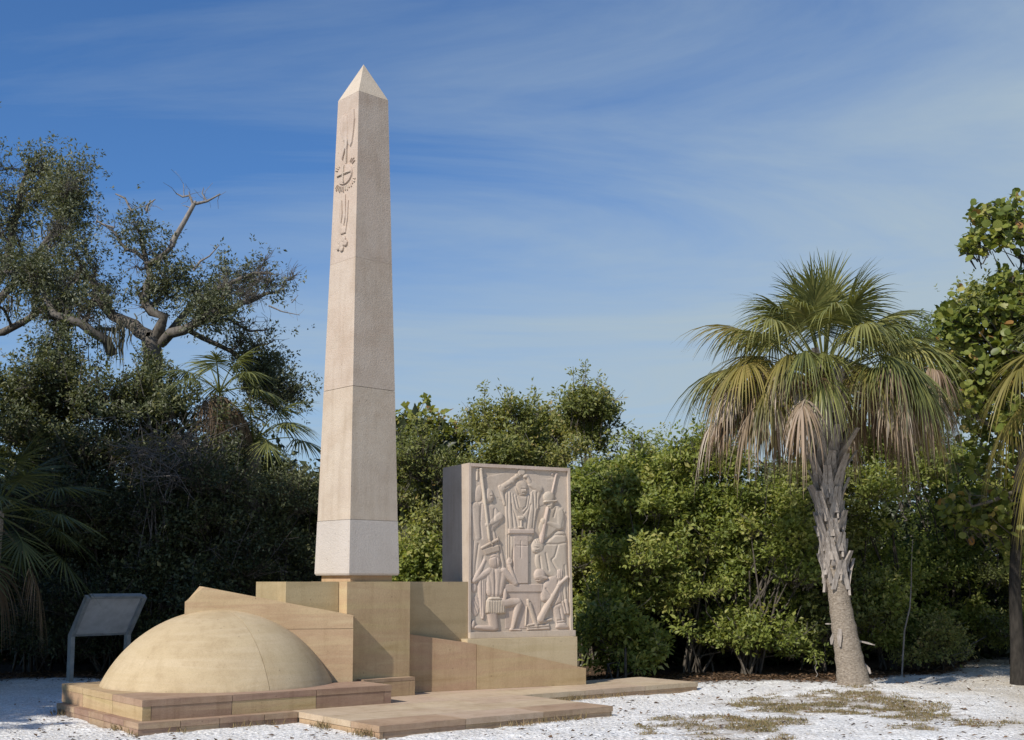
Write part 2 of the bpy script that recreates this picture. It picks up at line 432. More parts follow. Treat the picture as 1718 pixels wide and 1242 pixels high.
a_ = gme.attributes.new('turf', 'FLOAT', 'POINT'); a_.data.foreach_set('value', gmask.ravel().astype(np.float32))
tan = np.clip((GX - 5.4 + (vnoise(GX, GY, .8, 8) - .5) * 2.2 - (GY - 16) * .25) / 1.6, 0, 1) * .75
a_ = gme.attributes.new('tan', 'FLOAT', 'POINT'); a_.data.foreach_set('value', tan.ravel().astype(np.float32))
gm, nd, lk = new_mat('shell_ground')
g = nd.new('ShaderNodeNewGeometry'); pos = g.outputs['Position']
n1 = noise(nd, lk, pos, 55, 4, .75); n2 = noise(nd, lk, pos, 1.6, 5, .6); n3 = noise(nd, lk, pos, 16, 4, .7)
r1 = ramp(nd, [(.28, (.56, .545, .52)), (.40, (.86, .85, .83)), (.62, (.95, .945, .93))]); lk.new(n1, r1.inputs[0])
r2 = ramp(nd, [(.38, (.90, .88, .86)), (.56, (1, 1, 1))]); lk.new(n2, r2.inputs[0])
col = mixc(nd, lk, .8, r1.outputs[0], r2.outputs[0], 'MULTIPLY')
def cells(scale, lo, hi, col, fac):
    vv = nd.new('ShaderNodeTexVoronoi'); vv.inputs['Scale'].default_value = scale; lk.new(pos, vv.inputs['Vector'])
    bw = nd.new('ShaderNodeSeparateColor'); lk.new(vv.outputs['Color'], bw.inputs[0])
    rr = ramp(nd, [(.0, lo), (.22, tuple(.5 * (a + b) for a, b in zip(lo, hi))), (.5, hi), (1, (1.05, 1.05, 1.05))]); lk.new(bw.outputs[0], rr.inputs[0])
    return mixc(nd, lk, fac, col, rr.outputs[0], 'MULTIPLY'), vv.outputs['Distance']
col, dv1 = cells(62, (.55, .53, .50), (.96, .96, .95), col, .8)
col, dv2 = cells(21, (.78, .77, .74), (.98, .98, .97), col, .6)
r3 = ramp(nd, [(.62, (1, 1, 1)), (.74, (.66, .60, .52))]); lk.new(n3, r3.inputs[0])
col = mixc(nd, lk, .6, col, r3.outputs[0], 'MULTIPLY')
at1 = nd.new('ShaderNodeAttribute'); at1.attribute_name = 'tan'
col = mixc(nd, lk, at1.outputs['Fac'], col, mixc(nd, lk, n3, (.40, .34, .25), (.60, .53, .42)))
at2 = nd.new('ShaderNodeAttribute'); at2.attribute_name = 'turf'
tf = mathn(nd, lk, 'MULTIPLY', at2.outputs['Fac'], mathn(nd, lk, 'MULTIPLY', n3, 1.5), True)
col = mixc(nd, lk, tf, col, mixc(nd, lk, n1, (.17, .125, .08), (.36, .28, .19)))
at3 = nd.new('ShaderNodeAttribute'); at3.attribute_name = 'litter'
col = mixc(nd, lk, at3.outputs['Fac'], col, mixc(nd, lk, n3, (.035, .025, .017), (.13, .085, .055)))
p = nd.new('ShaderNodeBsdfPrincipled'); p.inputs['Roughness'].default_value = .9; p.inputs['Specular IOR Level'].default_value = .2
lk.new(col, p.inputs['Base Color'])
bp = nd.new('ShaderNodeBump'); bp.inputs['Strength'].default_value = .6; bp.inputs['Distance'].default_value = .02
lk.new(mathn(nd, lk, 'ADD', mathn(nd, lk, 'ADD', n1, n3), mathn(nd, lk, 'MULTIPLY', dv2, 2.0)), bp.inputs['Height']); lk.new(bp.outputs[0], p.inputs['Normal'])
o = nd.new('ShaderNodeOutputMaterial'); lk.new(p.outputs[0], o.inputs[0])
link('ground', gme, gm, None, 'structure')

# ------------------------------------------------------------------ monument: platforms
def stones(name, frame, boxes, mat, parent, bevel=.009, gap=.0036):
    for a0, a1, b0, b1, c0, c1 in boxes:
        bm_obj(name, bm_box(frame, a0 + gap, a1 - gap, b0 + gap, b1 - gap, c0, c1), mat, parent, bevel)
Z1, Z2 = .111, .319
plat = thing('stone_platform', 'low sandstone platform with stepped outline lying on white shell ground', 'platform', MF.p(8.5, 12, 0))
core = bm_box(MF, 4.485, 12.40, 11.705, 12.83, -.25, .05)
bm_box(MF, 4.485, 11.0, 12.80, 14.20, -.25, .048, core)
bm_box(MF, 6.24, 9.28, 10.065, 11.72, -.25, .046, core)
bm_obj('core', core, M['mortar'], plat)
RZ = (-.2, .047)
PZ = (.050, Z1)
# front step left of the tongue, and its riser
cuts = [4.47, 4.906, 5.329, 5.83, 6.223]
stones('paving_slab', MF, [(cuts[i], cuts[i + 1], 11.69, 12.10, *PZ) for i in range(4)], M['rose'], plat)
stones('riser_stone', MF, [(cuts[i], cuts[i + 1], 11.70, 11.95, *RZ) for i in range(4)], M['rose'], plat)
# left flank
lv = [12.10, 12.69, 13.15, 13.62, 14.23]
stones('paving_slab', MF, [(4.47, 5.0, lv[i], lv[i + 1], *PZ) for i in range(4)], M['rose'], plat)
lv[0] = 11.95
stones('riser_stone', MF, [(4.48, 4.8, lv[i], lv[i + 1], *RZ) for i in range(4)], M['rose'], plat)
# tongue
tv = [10.05, 10.594, 11.14, 11.69]
tu = [[6.225, 7.259, 8.289, 9.297], [6.225, 7.75, 9.297], [6.225, 7.259, 8.289, 9.297]]
for r_ in range(3):
    for i in range(len(tu[r_]) - 1):
        stones('paving_slab', MF, [(tu[r_][i], tu[r_][i + 1], tv[r_], tv[r_ + 1], *PZ)], M['rose'] if (r_ == 0 and i != 1) else M['paving'], plat)
stones('riser_stone', MF, [(6.285, 7.259, 10.06, 10.3, *RZ), (7.259, 8.289, 10.06, 10.3, *RZ), (8.289, 9.265, 10.06, 10.3, *RZ)], M['rose'], plat)
stones('riser_stone', MF, [(6.235, 6.285, 10.06, 10.594, *RZ), (6.235, 6.4, 10.594, 11.14, *RZ), (6.235, 6.4, 11.14, 11.695, *RZ), (9.265, 9.287, 10.06, 10.6, *RZ), (9.1, 9.287, 10.6, 11.15, *RZ), (9.1, 9.287, 11.15, 11.695, *RZ)], M['ochre'], plat)
# main deck right of the upper platform
stones('paving_slab', MF, [(6.223, 7.259, 11.69, 12.10, *PZ), (7.259, 8.289, 11.69, 12.40, *PZ), (8.289, 9.297, 11.69, 12.40, *PZ), (9.297, 10.326, 11.69, 12.27, *PZ), (10.326, 11.398, 11.69, 12.27, *PZ), (11.398, 12.42, 11.69, 12.27, *PZ)], M['paving'], plat)
stones('paving_slab', MF, [(7.259, 8.8, 12.40, 13.5, *PZ), (8.8, 10.326, 12.40, 12.845, *PZ), (10.326, 11.398, 12.27, 12.845, *PZ), (11.398, 12.42, 12.27, 12.845, *PZ), (9.297, 10.326, 12.27, 12.40, *PZ), (8.8, 11.0, 12.845, 14.2, *PZ)], M['paving'], plat)
stones('riser_stone', MF, [(9.30, 10.326, 11.70, 11.95, *RZ), (10.326, 11.398, 11.70, 11.95, *RZ), (11.398, 12.41, 11.70, 11.95, *RZ), (12.2, 12.41, 11.95, 12.4, *RZ), (12.2, 12.41, 12.4, 12.835, *RZ), (11.1, 12.2, 12.6, 12.835, *RZ)], M['ochre'], plat)

up = thing('dome_base', 'upper stone step carrying the dome, two courses of rosy sandstone', 'plinth', MF.p(6, 13, Z1))
core = bm_box(MF, 4.575, 7.0, 11.855, 14.34, Z1 - .05, .314)
bm_box(MF, 6.9, 7.49, 11.857, 12.49, Z1 - .05, .312, core)
bm_obj('core', core, M['mortar'], up)
uu = [4.56, 5.5315, 6.5247, 7.503]
CZ, RZ2 = (.252, Z2), (Z1 + .001, .2495)
stones('coping_stone', MF, [(uu[i], uu[i + 1], 11.84, 12.505 if i == 2 else 12.69, *CZ) for i in range(3)], M['rose'], up)
stones('coping_stone', MF, [(4.56, 5.0, 12.69, 13.624, *CZ), (4.56, 5.0, 13.624, 14.36, *CZ), (5.0, 7.0, 12.69, 14.36, *CZ)], M['ochre'], up)
stones('riser_stone', MF, [(4.66, uu[1], 11.845, 12.1, *RZ2)], M['rose'], up)
stones('riser_stone', MF, [(uu[1], uu[2], 11.845, 12.1, *RZ2)], M['ochre'], up)
stones('riser_stone', MF, [(uu[2], 7.40, 11.845, 12.1, *RZ2), (7.40, 7.498, 11.845, 12.5, *RZ2)], M['rose'], up)
stones('riser_stone', MF, [(4.565, 4.66, 11.845, 12.69, *RZ2), (4.565, 4.8, 12.69, 13.624, *RZ2), (4.565, 4.8, 13.624, 14.355, *RZ2)], M['ochre'], up)

# the dome, two segments with an open seam
DC, DR, DH = Vector((-3.45, 14.25, Z2 - .002)), 1.33, .862
dome = thing('stone_dome', 'smooth cream sandstone dome with one curved seam on the stepped base', 'dome', DC)
RHO = (DR ** 2 + DH ** 2) / (2 * DH)
TH0 = math.asin(DR / RHO)
def dome_seg(k0, k1, g=.0035):
    bm = bmesh.new(); nt = 26; nk = max(3, int(abs(k1 - k0) / R(3)))
    rows = []
    for i in range(nt + 1):
        t = (math.pi / 2) * i / nt
        row = []
        for j in range(nk + 1):
            k = k0 + (k1 - k0) * j / nk
            rad = RHO * math.sin(TH0 * (1 - i / nt))
            rr_ = max(rad, .02)
            off = 0
            if j == 0: off = g / rr_
            if j == nk: off = -g / rr_
            kk = k + min(max(off, -.05), .05)
            row.append(bm.verts.new((DC.x + rr_ * math.cos(kk), DC.y + rr_ * math.sin(kk), DC.z + RHO * math.cos(TH0 * (1 - i / nt)) - (RHO - DH))))
        rows.append(row)
    for i in range(nt):
        for j in range(nk): bm.faces.new((rows[i][j], rows[i][j + 1], rows[i + 1][j + 1], rows[i + 1][j]))
    # inner faces of the seam
    for j in (0, nk):
        outer = [bm.verts.new(v.co) for v in [r_[j] for r_ in rows]]
        inner = [bm.verts.new((DC.x + (v.co.x - DC.x) * .94, DC.y + (v.co.y - DC.y) * .94, DC.z + (v.co.z - DC.z) * .94)) for v in [r_[j] for r_ in rows]]
        for i in range(nt): bm.faces.new((outer[i], outer[i + 1], inner[i + 1], inner[i]))
    return bm
ks = R(-52)
bm_obj('dome_segment', dome_seg(ks, ks + R(150)), M['domes'], dome, 0, True)
bm_obj('dome_segment', dome_seg(ks + R(150), ks + R(360)), M['domes'], dome, 0, True)

# wing wall behind the dome
WF = Frame(12, (-1.898, 14.418, 0))
wing = thing('wing_wall', 'rosy stone wing wall with a slanting top rising behind the dome', 'wall', WF.p(-.8, .1, Z1))
upper = [(-1.95, .9435), (0, .9435), (0, 1.099), (-1.735, 1.4385), (-1.951, 1.266)]
upback = [(-1.94, .9435), (0, .9435), (0, 1.099), (-1.80, 1.4455), (-1.945, 1.27)]
bm_obj('wing_stone', bm_prism(WF, upper, 0, .24, None, upback), M['tan'], wing, .005)
bm_obj('wing_stone', bm_box(WF, -1.95, 0.002, .002, .24, Z1 + .002, .9385), M['tan'], wing, .005)

# ------------------------------------------------------------------ pedestal and its flanking blocks
ped = thing('pedestal', 'square ochre sandstone pedestal carrying the obelisk, with a low footing course', 'pedestal', MF.p(7.8, 13.1, Z1))
bm_obj('pedestal_block', bm_box(MF, 7.367, 8.272, 12.66, 13.56, Z1 + .002, 1.5), M['ochre'], ped, .006)
bm_obj('footing_stone', bm_box(MF, 7.52, 8.256, 12.507, 12.655, .293, .331), M['rose'], ped, .005)
bm_obj('footing_stone', bm_box(MF, 7.52, 8.17, 12.509, 12.655, Z1 + .002, .290), M['ochre'], ped, .005)
bm_obj('footing_stone', bm_box(MF, 8.174, 8.256, 12.509, 12.655, Z1 + .002, .290), M['ochre'], ped, .005)
LF = Frame(33, (-2.106, 14.661, 0))
lb = bm_obj('side_block', bm_box(LF, -.69, -.008, 0, .97, Z1 + .002, 1.4985), M['olive'], None, .006)
tag(lb, 'plain olive stone block left of the pedestal, half hidden by the slanting wall', 'stone block')
rb = bm_obj('link_wall', bm_box(MF, 8.276, 9.302, 12.85, 13.38, Z1 + .002, 1.4985), M['olive'], None, .006)
tag(rb, 'plain stone wall block between the obelisk pedestal and the carved slab', 'stone block')

# ------------------------------------------------------------------ obelisk
OC = MF.p(7.765, 13.11, 0)
OF = Frame(42.5, OC)
ob = thing('obelisk', 'tall pinkish stone obelisk with pointed tip and carvings near its top', 'obelisk', OC + Vector((0, 0, 1.5)))
LV = [(1.575, .366), (1.597, .379), (2.257, .3625), (3.919, .3240), (5.57, .2845), (7.769, .2335)]
def hw(z):
    return float(np.interp(z, [l[0] for l in LV[1:]], [l[1] for l in LV[1:]]))
def frustum(z0, z1, h0, h1, extra=None):
    bm = bmesh.new(); rings = []
    for z, h in [(z0, h0)] + (extra or []) + [(z1, h1)]:
        rings.append([bm.verts.new(OF.p(sa * h, sb * h, z)) for sa, sb in ((-1, -1), (1, -1), (1, 1), (-1, 1))])
    for a, b in zip(rings, rings[1:]):
        for i in range(4): bm.faces.new((a[i], a[(i + 1) % 4], b[(i + 1) % 4], b[i]))
    bm.faces.new(rings[0][::-1]); bm.faces.new(rings[-1])
    return bm
bm_obj('neck', bm_box(OF, -.315, .315, -.315, .315, 1.501, 1.576), M['ochre'], ob, .004)
bm_obj('base_block', frustum(1.577, 2.255, .366, hw(2.255), [(1.600, .379)]), M['white'], ob, .004)
bm_obj('shaft_stone', frustum(2.2595, 3.916, hw(2.2595) - .002, hw(3.916)), M['pink'], ob, .004)
bm_obj('shaft_stone', frustum(3.922, 5.569, hw(3.922), hw(5.569)), M['pink'], ob, .004)
bm_obj('shaft_stone', frustum(5.571, 7.768, hw(5.571), hw(7.768)), M['pink'], ob, .003)
bm = bmesh.new()
bs = [bm.verts.new(OF.p(sa * .234, sb * .234, 7.7695)) for sa, sb in ((-1, -1), (1, -1), (1, 1), (-1, 1))]
ap = bm.verts.new(OF.p(0, 0, 8.268))
bm.faces.new(bs[::-1])
for i in range(4): bm.faces.new((bs[i], bs[(i + 1) % 4], ap))
bm_obj('capstone', bm, M['tip'], ob)

# carvings on the obelisk's left face: q in -1..1 from back edge to front corner, z up
def oface(q, z, d):
    z = 5.77 + (z - 5.42) * .79
    h = hw(z)
    return OF.p(-h - d, -q * h, z)
def carve(name, polys, depth, mat):
    bm = bmesh.new()
    for poly in polys:
        d = depth
        if isinstance(poly, tuple): poly, d = poly
        n = len(poly)
        cq = sum(p[0] for p in poly) / n; cz = sum(p[1] for p in poly) / n
        base = [bm.verts.new(oface(q, z, -.004)) for q, z in poly]
        top = [bm.verts.new(oface(q + (cq - q) * .06, z + (cz - z) * .06, d * .8)) for q, z in poly]
        mid = [bm.verts.new(oface(q + (cq - q) * .35, z + (cz - z) * .35, d)) for q, z in poly]
        for i in range(n):
            j = (i + 1) % n
            bm.faces.new((base[i], base[j], top[j], top[i])); bm.faces.new((top[i], top[j], mid[j], mid[i]))
        bm.faces.new(mid)
    return bm_obj(name, bm, mat, ob)
dove = [[(.02, 7.58), (.18, 7.66), (.42, 7.70), (.66, 7.68), (.74, 7.50), (.66, 7.28), (.55, 7.10), (.40, 7.04), (.26, 7.08), (.12, 7.22)],
        [(.02, 7.58), (-.18, 7.66), (-.42, 7.66), (-.60, 7.58), (-.58, 7.40), (-.40, 7.26), (-.2, 7.18), (.0, 7.22)],
        ([(.0, 7.62), (.10, 7.62), (.16, 7.40), (.18, 7.12), (.10, 6.98), (.0, 7.04), (-.10, 7.20), (-.06, 7.44)], .035),
        [(-.10, 7.14), (-.02, 7.08), (-.28, 6.88), (-.40, 6.92)]]
carve('dove_carving', dove, .026, M['pink'])
cross = [[(.04, 7.04), (.12, 7.04), (.12, 6.78), (.04, 6.78)]]
DZ, DQ = 6.62, -.02
def circ(r, n=28, a0=0, a1=360):
    return [(DQ + r * math.cos(R(a0 + (a1 - a0) * i / n)) / hw(DZ), DZ + r * math.sin(R(a0 + (a1 - a0) * i / n))) for i in range(n if a1 - a0 == 360 else n + 1)]
carve('disc_carving', [circ(.175)], .026, M['pink'])
h_ = hw(DZ)
carve('cross_carving', cross + [([(DQ - .16 / h_, DZ - .012), (DQ - .16 / h_, DZ + .012), (DQ + .16 / h_, DZ + .012), (DQ + .16 / h_, DZ - .012)], .05),
                                ([(DQ - .012 / h_, DZ - .15), (DQ + .012 / h_, DZ - .15), (DQ + .012 / h_, DZ + .15), (DQ - .012 / h_, DZ + .15)], .05)], .03, M['pink'])
for i in range(40):
    a = R(9 * i + 4)
    r0, r1, w_ = .20, .275 + .02 * (i % 2), .0085
    poly = [(r0, -w_ * .5), (r1, -w_ * 1.2), (r1, w_ * 1.2), (r0, w_ * .5)]
    pts = [(DQ + (x * math.cos(a) - y * math.sin(a)) / h_, DZ + x * math.sin(a) + y * math.cos(a)) for x, y in poly]
    if max(abs(q) for q, z in pts) < .97 and not 58 < 9 * i + 4 < 124: carve('ray_carving', [pts], .018, M['pink'])
flame = [[(-.32, 6.22), (-.2, 6.20), (-.12, 5.95), (-.2, 5.80), (-.34, 5.95)], [(.0, 6.30), (.1, 6.28), (.16, 5.9), (.04, 5.74), (-.06, 5.9)], [(.26, 6.2), (.36, 6.16), (.34, 5.85), (.24, 5.70), (.18, 5.9)],
         [(-.22, 5.74), (.26, 5.72), (.22, 5.62), (-.2, 5.62)]]
carve('flame_carving', flame, .02, M['pink'])
cloud = [[(q + .17 * math.cos(R(45 * i)), z + .055 * math.sin(R(45 * i))) for i in range(8)] for q, z in ((-.34, 5.42), (-.06, 5.38), (.24, 5.45), (-.2, 5.50), (.08, 5.52), (-.05, 5.44))]
carve('cloud_carving', cloud, .028, M['pink'])

# ------------------------------------------------------------------ slab: base, panel, carved scene
SF = Frame(28.5, MF.p(9.288, 12.634, 0))
sb_ = thing('slab_base', 'sandstone base with a diagonal two-tone front under the carved slab', 'plinth', SF.p(.7, .4, Z1))
wedge_l = [(-1.05, Z1 + .002), (-.003, Z1 + .002), (-.003, .693), (-.10, .712), (-1.05, .856)]
wedge_r = [(.003, Z1 + .002), (1.666, Z1 + .002), (1.666, .330), (1.54, .354), (.003, .690)]
bm_obj('wedge_stone', bm_prism(SF, wedge_l, 0, .26), M['ochre'], sb_, .004)
bm_obj('wedge_stone', bm_prism(SF, wedge_r, 0, .26), M['ochre'], sb_, .004)
bm_obj('base_block', bm_box(SF, -.125, 1.537, .012, 1.02, Z1 + .003, .757), M['pale'], sb_, .005)
OFF = .20
slab = thing('carved_slab', 'upright pinkish stone slab carved with a crowded scene of robed figures', 'monument', SF.p(.75, .6, .757))
SL, SRT, SRB, SZ0, SZ1 = -.018, 1.553, 1.588, .760, 3.074
body = bmesh.new()
bm_prism(SF, [(SL, SZ0), (SRB, SZ0), (SRT, SZ1), (SL, SZ1)], OFF + .034, OFF + .82, body)
bm_obj('slab_body', body, M['relief'], slab, .006)
fw_ = .045
bm_obj('frame_border', bm_prism(SF, [(SL, SZ0 + .078), (SL + fw_ * .7, SZ0 + .078), (SL + fw_ * .7, SZ1 - fw_), (SL, SZ1 - .001)], OFF, OFF + .036), M['relief'], slab, .004)
bm_obj('frame_border', bm_prism(SF, [(SRB - .002 - fw_ * .8, SZ0 + .078), (SRB - .002, SZ0 + .078), (SRT, SZ1 - .001), (SRT - fw_ * .8, SZ1 - fw_)], OFF, OFF + .036), M['relief'], slab, .004)
bm_obj('frame_border', bm_prism(SF, [(SL + fw_ * .7 + .001, SZ1 - fw_), (SRT - fw_ * .8 - .001, SZ1 - fw_), (SRT - .001, SZ1 - .0015), (SL + .001, SZ1 - .0015)], OFF + .001, OFF + .036), M['relief'], slab, .004)
bm_obj('sill', bm_box(SF, SL, SRB + .006, OFF - .055, OFF + .036, SZ0, SZ0 + .077), M['relief'], slab, .006)

# carved scene: height fields drawn in the slab's own plane (units: 815 x 1242 sketch of the slab)
def smap(x, y):
    k = (y - 40) / (1162 - 40)
    xl = 70 - 8 * k; xr = 718 + 20 * k
    f = (x - xl) / (xr - xl)
    s_ = SL + f * ((SRT - SL) * (1 - k) + (SRB - SL) * k)
    top = 30 + 25 * f; bot = 1165 - 5 * f
    z = SZ1 - (y - top) / (bot - top) * (SZ1 - SZ0)
    return s_, z
STEP = 2.2
gx, gy = np.meshgrid(np.arange(76, 724, STEP), np.arange(50, 1128, STEP))
def prof(d, h, r): return h * np.sqrt(np.clip(1 - (1 - np.clip(d / r, 0, 1)) ** 2, 0, 1)) * (d > 0)
def s_cap(p0, p1, r0, r1=None):
    r1 = r0 if r1 is None else r1
    dx, dy = p1[0] - p0[0], p1[1] - p0[1]
    t = np.clip(((gx - p0[0]) * dx + (gy - p0[1]) * dy) / max(dx * dx + dy * dy, 1e-6), 0, 1)
    return r0 + (r1 - r0) * t - np.hypot(gx - p0[0] - t * dx, gy - p0[1] - t * dy)
def s_ell(c, rx, ry, rot=0):
    a = R(rot); X = (gx - c[0]) * math.cos(a) + (gy - c[1]) * math.sin(a); Y = -(gx - c[0]) * math.sin(a) + (gy - c[1]) * math.cos(a)
    return (1 - np.sqrt((X / rx) ** 2 + (Y / ry) ** 2)) * min(rx, ry)
def s_poly(pts, smooth=2):
    P = [np.array(p, float) for p in pts]
    for _ in range(smooth):
        Q = []
        for a, b in zip(P, P[1:] + P[:1]): Q += [a * .75 + b * .25, a * .25 + b * .75]
        P = Q
    d = np.full(gx.shape, 1e9); ins = np.zeros(gx.shape, bool)
    for a, b in zip(P, P[1:] + P[:1]):
        ex, ey = b - a
        t = np.clip(((gx - a[0]) * ex + (gy - a[1]) * ey) / max(ex * ex + ey * ey, 1e-9), 0, 1)
        d = np.minimum(d, np.hypot(gx - a[0] - t * ex, gy - a[1] - t * ey))
        c = ((a[1] > gy) != (b[1] > gy)) & (gx < (b[0] - a[0]) * (gy - a[1]) / (b[1] - a[1] + 1e-9) + a[0])
        ins ^= c
    return np.where(ins, d, -d)
def s_line(pts): return np.max([s_cap(a, b, 0) for a, b in zip(pts, pts[1:])], axis=0)
def groove(h, pts, w, dep):
    d = -s_line(pts)
    return h - dep * np.exp(-(d / w) ** 2) * (h > .004)
def ridge(h, pts, w, hh):
    d = -s_line(pts)
    return h + hh * np.exp(-(d / w) ** 2) * (h > .004)
def relief(name, h, label=None):
    h = h * .60
    h = np.where(h > .0015, np.maximum(h, .004), 0)
    m = h > 0
    cell = m[:-1, :-1] | m[1:, :-1] | m[:-1, 1:] | m[1:, 1:]
    used = np.zeros_like(m)
    used[:-1, :-1] |= cell; used[1:, :-1] |= cell; used[:-1, 1:] |= cell; used[1:, 1:] |= cell
    ids = -np.ones(m.shape, int); ids[used] = np.arange(used.sum())
    s_, z = smap(gx[used], gy[used])
    b = OFF + .0345 - h[used] + (h[used] == 0) * .004
    V = np.stack([SF.o.x + SF.x.x * s_ + SF.y.x * b, SF.o.y + SF.x.y * s_ + SF.y.y * b, z], -1)
    F = np.stack([ids[:-1, :-1], ids[1:, :-1], ids[1:, 1:], ids[:-1, 1:]], -1)[cell]
    o = link(name, np_mesh(name, V, F, None, True), M['relief'], slab)
    if label: o['label'] = label
    return o
mx_ = lambda *a: np.max(a, axis=0)
# banner and arch behind the figures
h = mx_(prof(s_poly([(118, 150), (190, 112), (240, 104), (300, 84), (350, 64), (400, 54), (455, 62), (510, 96), (560, 132), (610, 116), (640, 130), (636, 240), (520, 330), (300, 300), (200, 210), (150, 190)]), .010, 12),)
for q in ([(190, 120), (250, 150), (290, 210)], [(560, 140), (600, 150), (620, 200)], [(170, 150), (230, 190), (260, 260)]): h = groove(h, q, 7, .006)
relief('carved_banner', h)
# standing friar on the left with staff
h = prof(s_poly([(78, 470), (92, 330), (128, 284), (170, 280), (190, 300), (236, 305), (262, 350), (288, 395), (282, 415), (222, 466), (252, 490), (280, 580), (302, 700), (302, 812), (200, 815), (90, 812), (76, 640)]), .032, 26)
h = mx_(h, prof(s_cap((112, 320), (126, 520), 34, 24), .044, 24), prof(s_cap((262, 380), (200, 430), 30, 20), .046, 22), prof(s_ell((188, 434), 22, 20), .058, 16))
for q in ([(100, 540), (86, 690), (84, 800)], [(130, 560), (112, 700), (110, 800)], [(160, 640), (150, 740), (150, 810)], [(240, 480), (262, 600), (280, 760)], [(215, 480), (236, 620), (244, 800)], [(190, 320), (196, 400)], [(230, 330), (225, 400)], [(150, 300), (140, 420), (150, 520)]): h = groove(h, q, 6, .016)
h = mx_(h, prof(s_ell((134, 232), 24, 60, 8), .022, 18), prof(s_ell((192, 244), 36, 50, 6), .044, 30), prof(s_ell((208, 250), 20, 36), .054, 18))
h = groove(h, [(182, 216), (178, 260), (196, 290)], 5, .018); h = groove(h, [(204, 246), (222, 246)], 4, .016); h = groove(h, [(208, 268), (222, 268)], 3, .014)
relief('carved_figure', h, 'hooded friar holding a tall staff, left side of the carving')
h = mx_(prof(s_cap((146, 74), (196, 524), 9, 10), .062, 8), prof(s_cap((126, 72), (124, 140), 6), .03, 6), prof(s_ell((146, 70), 12, 9), .064, 8), prof(s_ell((126, 72), 10, 8), .04, 8))
relief('carved_staff', h)
h = mx_(prof(s_poly([(150, 594), (256, 562), (264, 604), (172, 634)], 0), .050, 7), prof(s_cap((150, 584), (248, 530), 11, 11), .060, 9), prof(s_cap((196, 534), (214, 566), 8), .064, 8))
relief('carved_book', h)
# priest with raised arms
h = prof(s_poly([(296, 214), (330, 208), (372, 236), (402, 246), (440, 238), (474, 206), (500, 190), (532, 182), (536, 230), (516, 262), (522, 322), (506, 332), (484, 470), (480, 560), (350, 560), (340, 700), (306, 700), (302, 470), (300, 330)]), .034, 22)
h = mx_(h, prof(s_cap((284, 196), (346, 146), 28, 22), .046, 24), prof(s_cap((350, 134), (392, 104), 18, 12), .050, 16), prof(s_cap((268, 186), (298, 300), 16, 8), .036, 14),
        prof(s_cap((468, 164), (520, 196), 24, 26), .046, 22), prof(s_cap((456, 150), (436, 108), 16, 12), .050, 14))
for q in ([(336, 226), (340, 320), (352, 450)], [(352, 236), (372, 330), (412, 366), (446, 320), (460, 232)], [(372, 250), (388, 318), (410, 336), (432, 312), (444, 246)], [(340, 300), (366, 380), (380, 452)], [(462, 300), (446, 380), (438, 452)], [(318, 220), (316, 340), (322, 452)], [(480, 220), (486, 330), (474, 450)], [(504, 220), (500, 320)], [(316, 500), (318, 690)], [(330, 500), (330, 690)], [(300, 190), (340, 164)], [(296, 210), (336, 184)]): h = groove(h, q, 5.5, .017)
h = mx_(h, prof(s_ell((404, 190), 44, 52), .052, 34), prof(s_ell((414, 204), 27, 38), .062, 22))
h = groove(h, [(366, 176), (380, 214), (390, 232)], 5, .02); h = groove(h, [(404, 196), (438, 196)], 4.5, .022); h = groove(h, [(408, 222), (428, 222)], 3.5, .02); h = ridge(h, [(424, 190), (428, 210)], 4, .010)
relief('carved_figure', h, 'robed priest with both arms raised over the altar')
h = mx_(prof(s_ell((404, 84), 26, 25), .040, 9), prof(s_ell((380, 112), 20, 16, 25), .058, 12), prof(s_ell((430, 112), 18, 15, -25), .058, 12))
for q in ([(372, 104), (392, 112)], [(372, 114), (390, 120)], [(422, 106), (440, 100)]): h = groove(h, q, 3, .014)
relief('carved_hands', h)
# altar with chalice
h = prof(s_poly([(348, 490), (446, 490), (446, 818), (350, 818)], 0), .040, 5)
h = groove(h, [(398, 540), (398, 648)], 3.5, .010); h = groove(h, [(364, 568), (436, 572)], 3.5, .010)
h = mx_(h, prof(s_poly([(314, 460), (484, 462), (484, 494), (314, 494)], 0), .066, 7), prof(s_poly([(296, 820), (544, 820), (544, 874), (296, 872)], 0), .028, 5), prof(s_poly([(296, 868), (536, 868), (520, 1110), (300, 1110)], 0), .008, 5))
relief('carved_altar', h)
h = mx_(prof(s_poly([(370, 372), (426, 372), (420, 400), (398, 408), (378, 400)], 1), .070, 14), prof(s_cap((398, 404), (398, 446), 6, 6), .060, 6), prof(s_ell((398, 450), 24, 9), .062, 8))
relief('carved_chalice', h)
# soldier in helmet, right
h = prof(s_poly([(560, 340), (606, 316), (640, 300), (676, 330), (696, 400), (694, 464), (650, 462), (600, 520), (552, 530), (512, 470), (520, 420), (548, 390)]), .036, 26)
h = mx_(h, prof(s_cap((660, 350), (650, 440), 34, 24), .050, 26), prof(s_cap((648, 446), (560, 416), 24, 16), .054, 18), prof(s_ell((548, 410), 20, 24), .060, 14))
for q in ([(680, 330), (692, 400), (680, 462)], [(664, 320), (690, 360)], [(630, 320), (612, 380)], [(630, 470), (580, 520)], [(640, 470), (600, 524)]): h = groove(h, q, 6, .017)
h = mx_(h, prof(s_ell((592, 292), 24, 44), .050, 22), prof(s_ell((582, 250), 40, 40), .056, 28), prof(s_poly([(540, 282), (560, 266), (612, 268), (638, 264), (636, 280), (600, 284), (556, 292)], 1), .062, 9))
h = groove(h, [(572, 296), (590, 296)], 4, .02); h = groove(h, [(570, 316), (584, 316)], 3, .016)
relief('carved_figure', h, 'soldier in a brimmed helmet blowing a long horn')
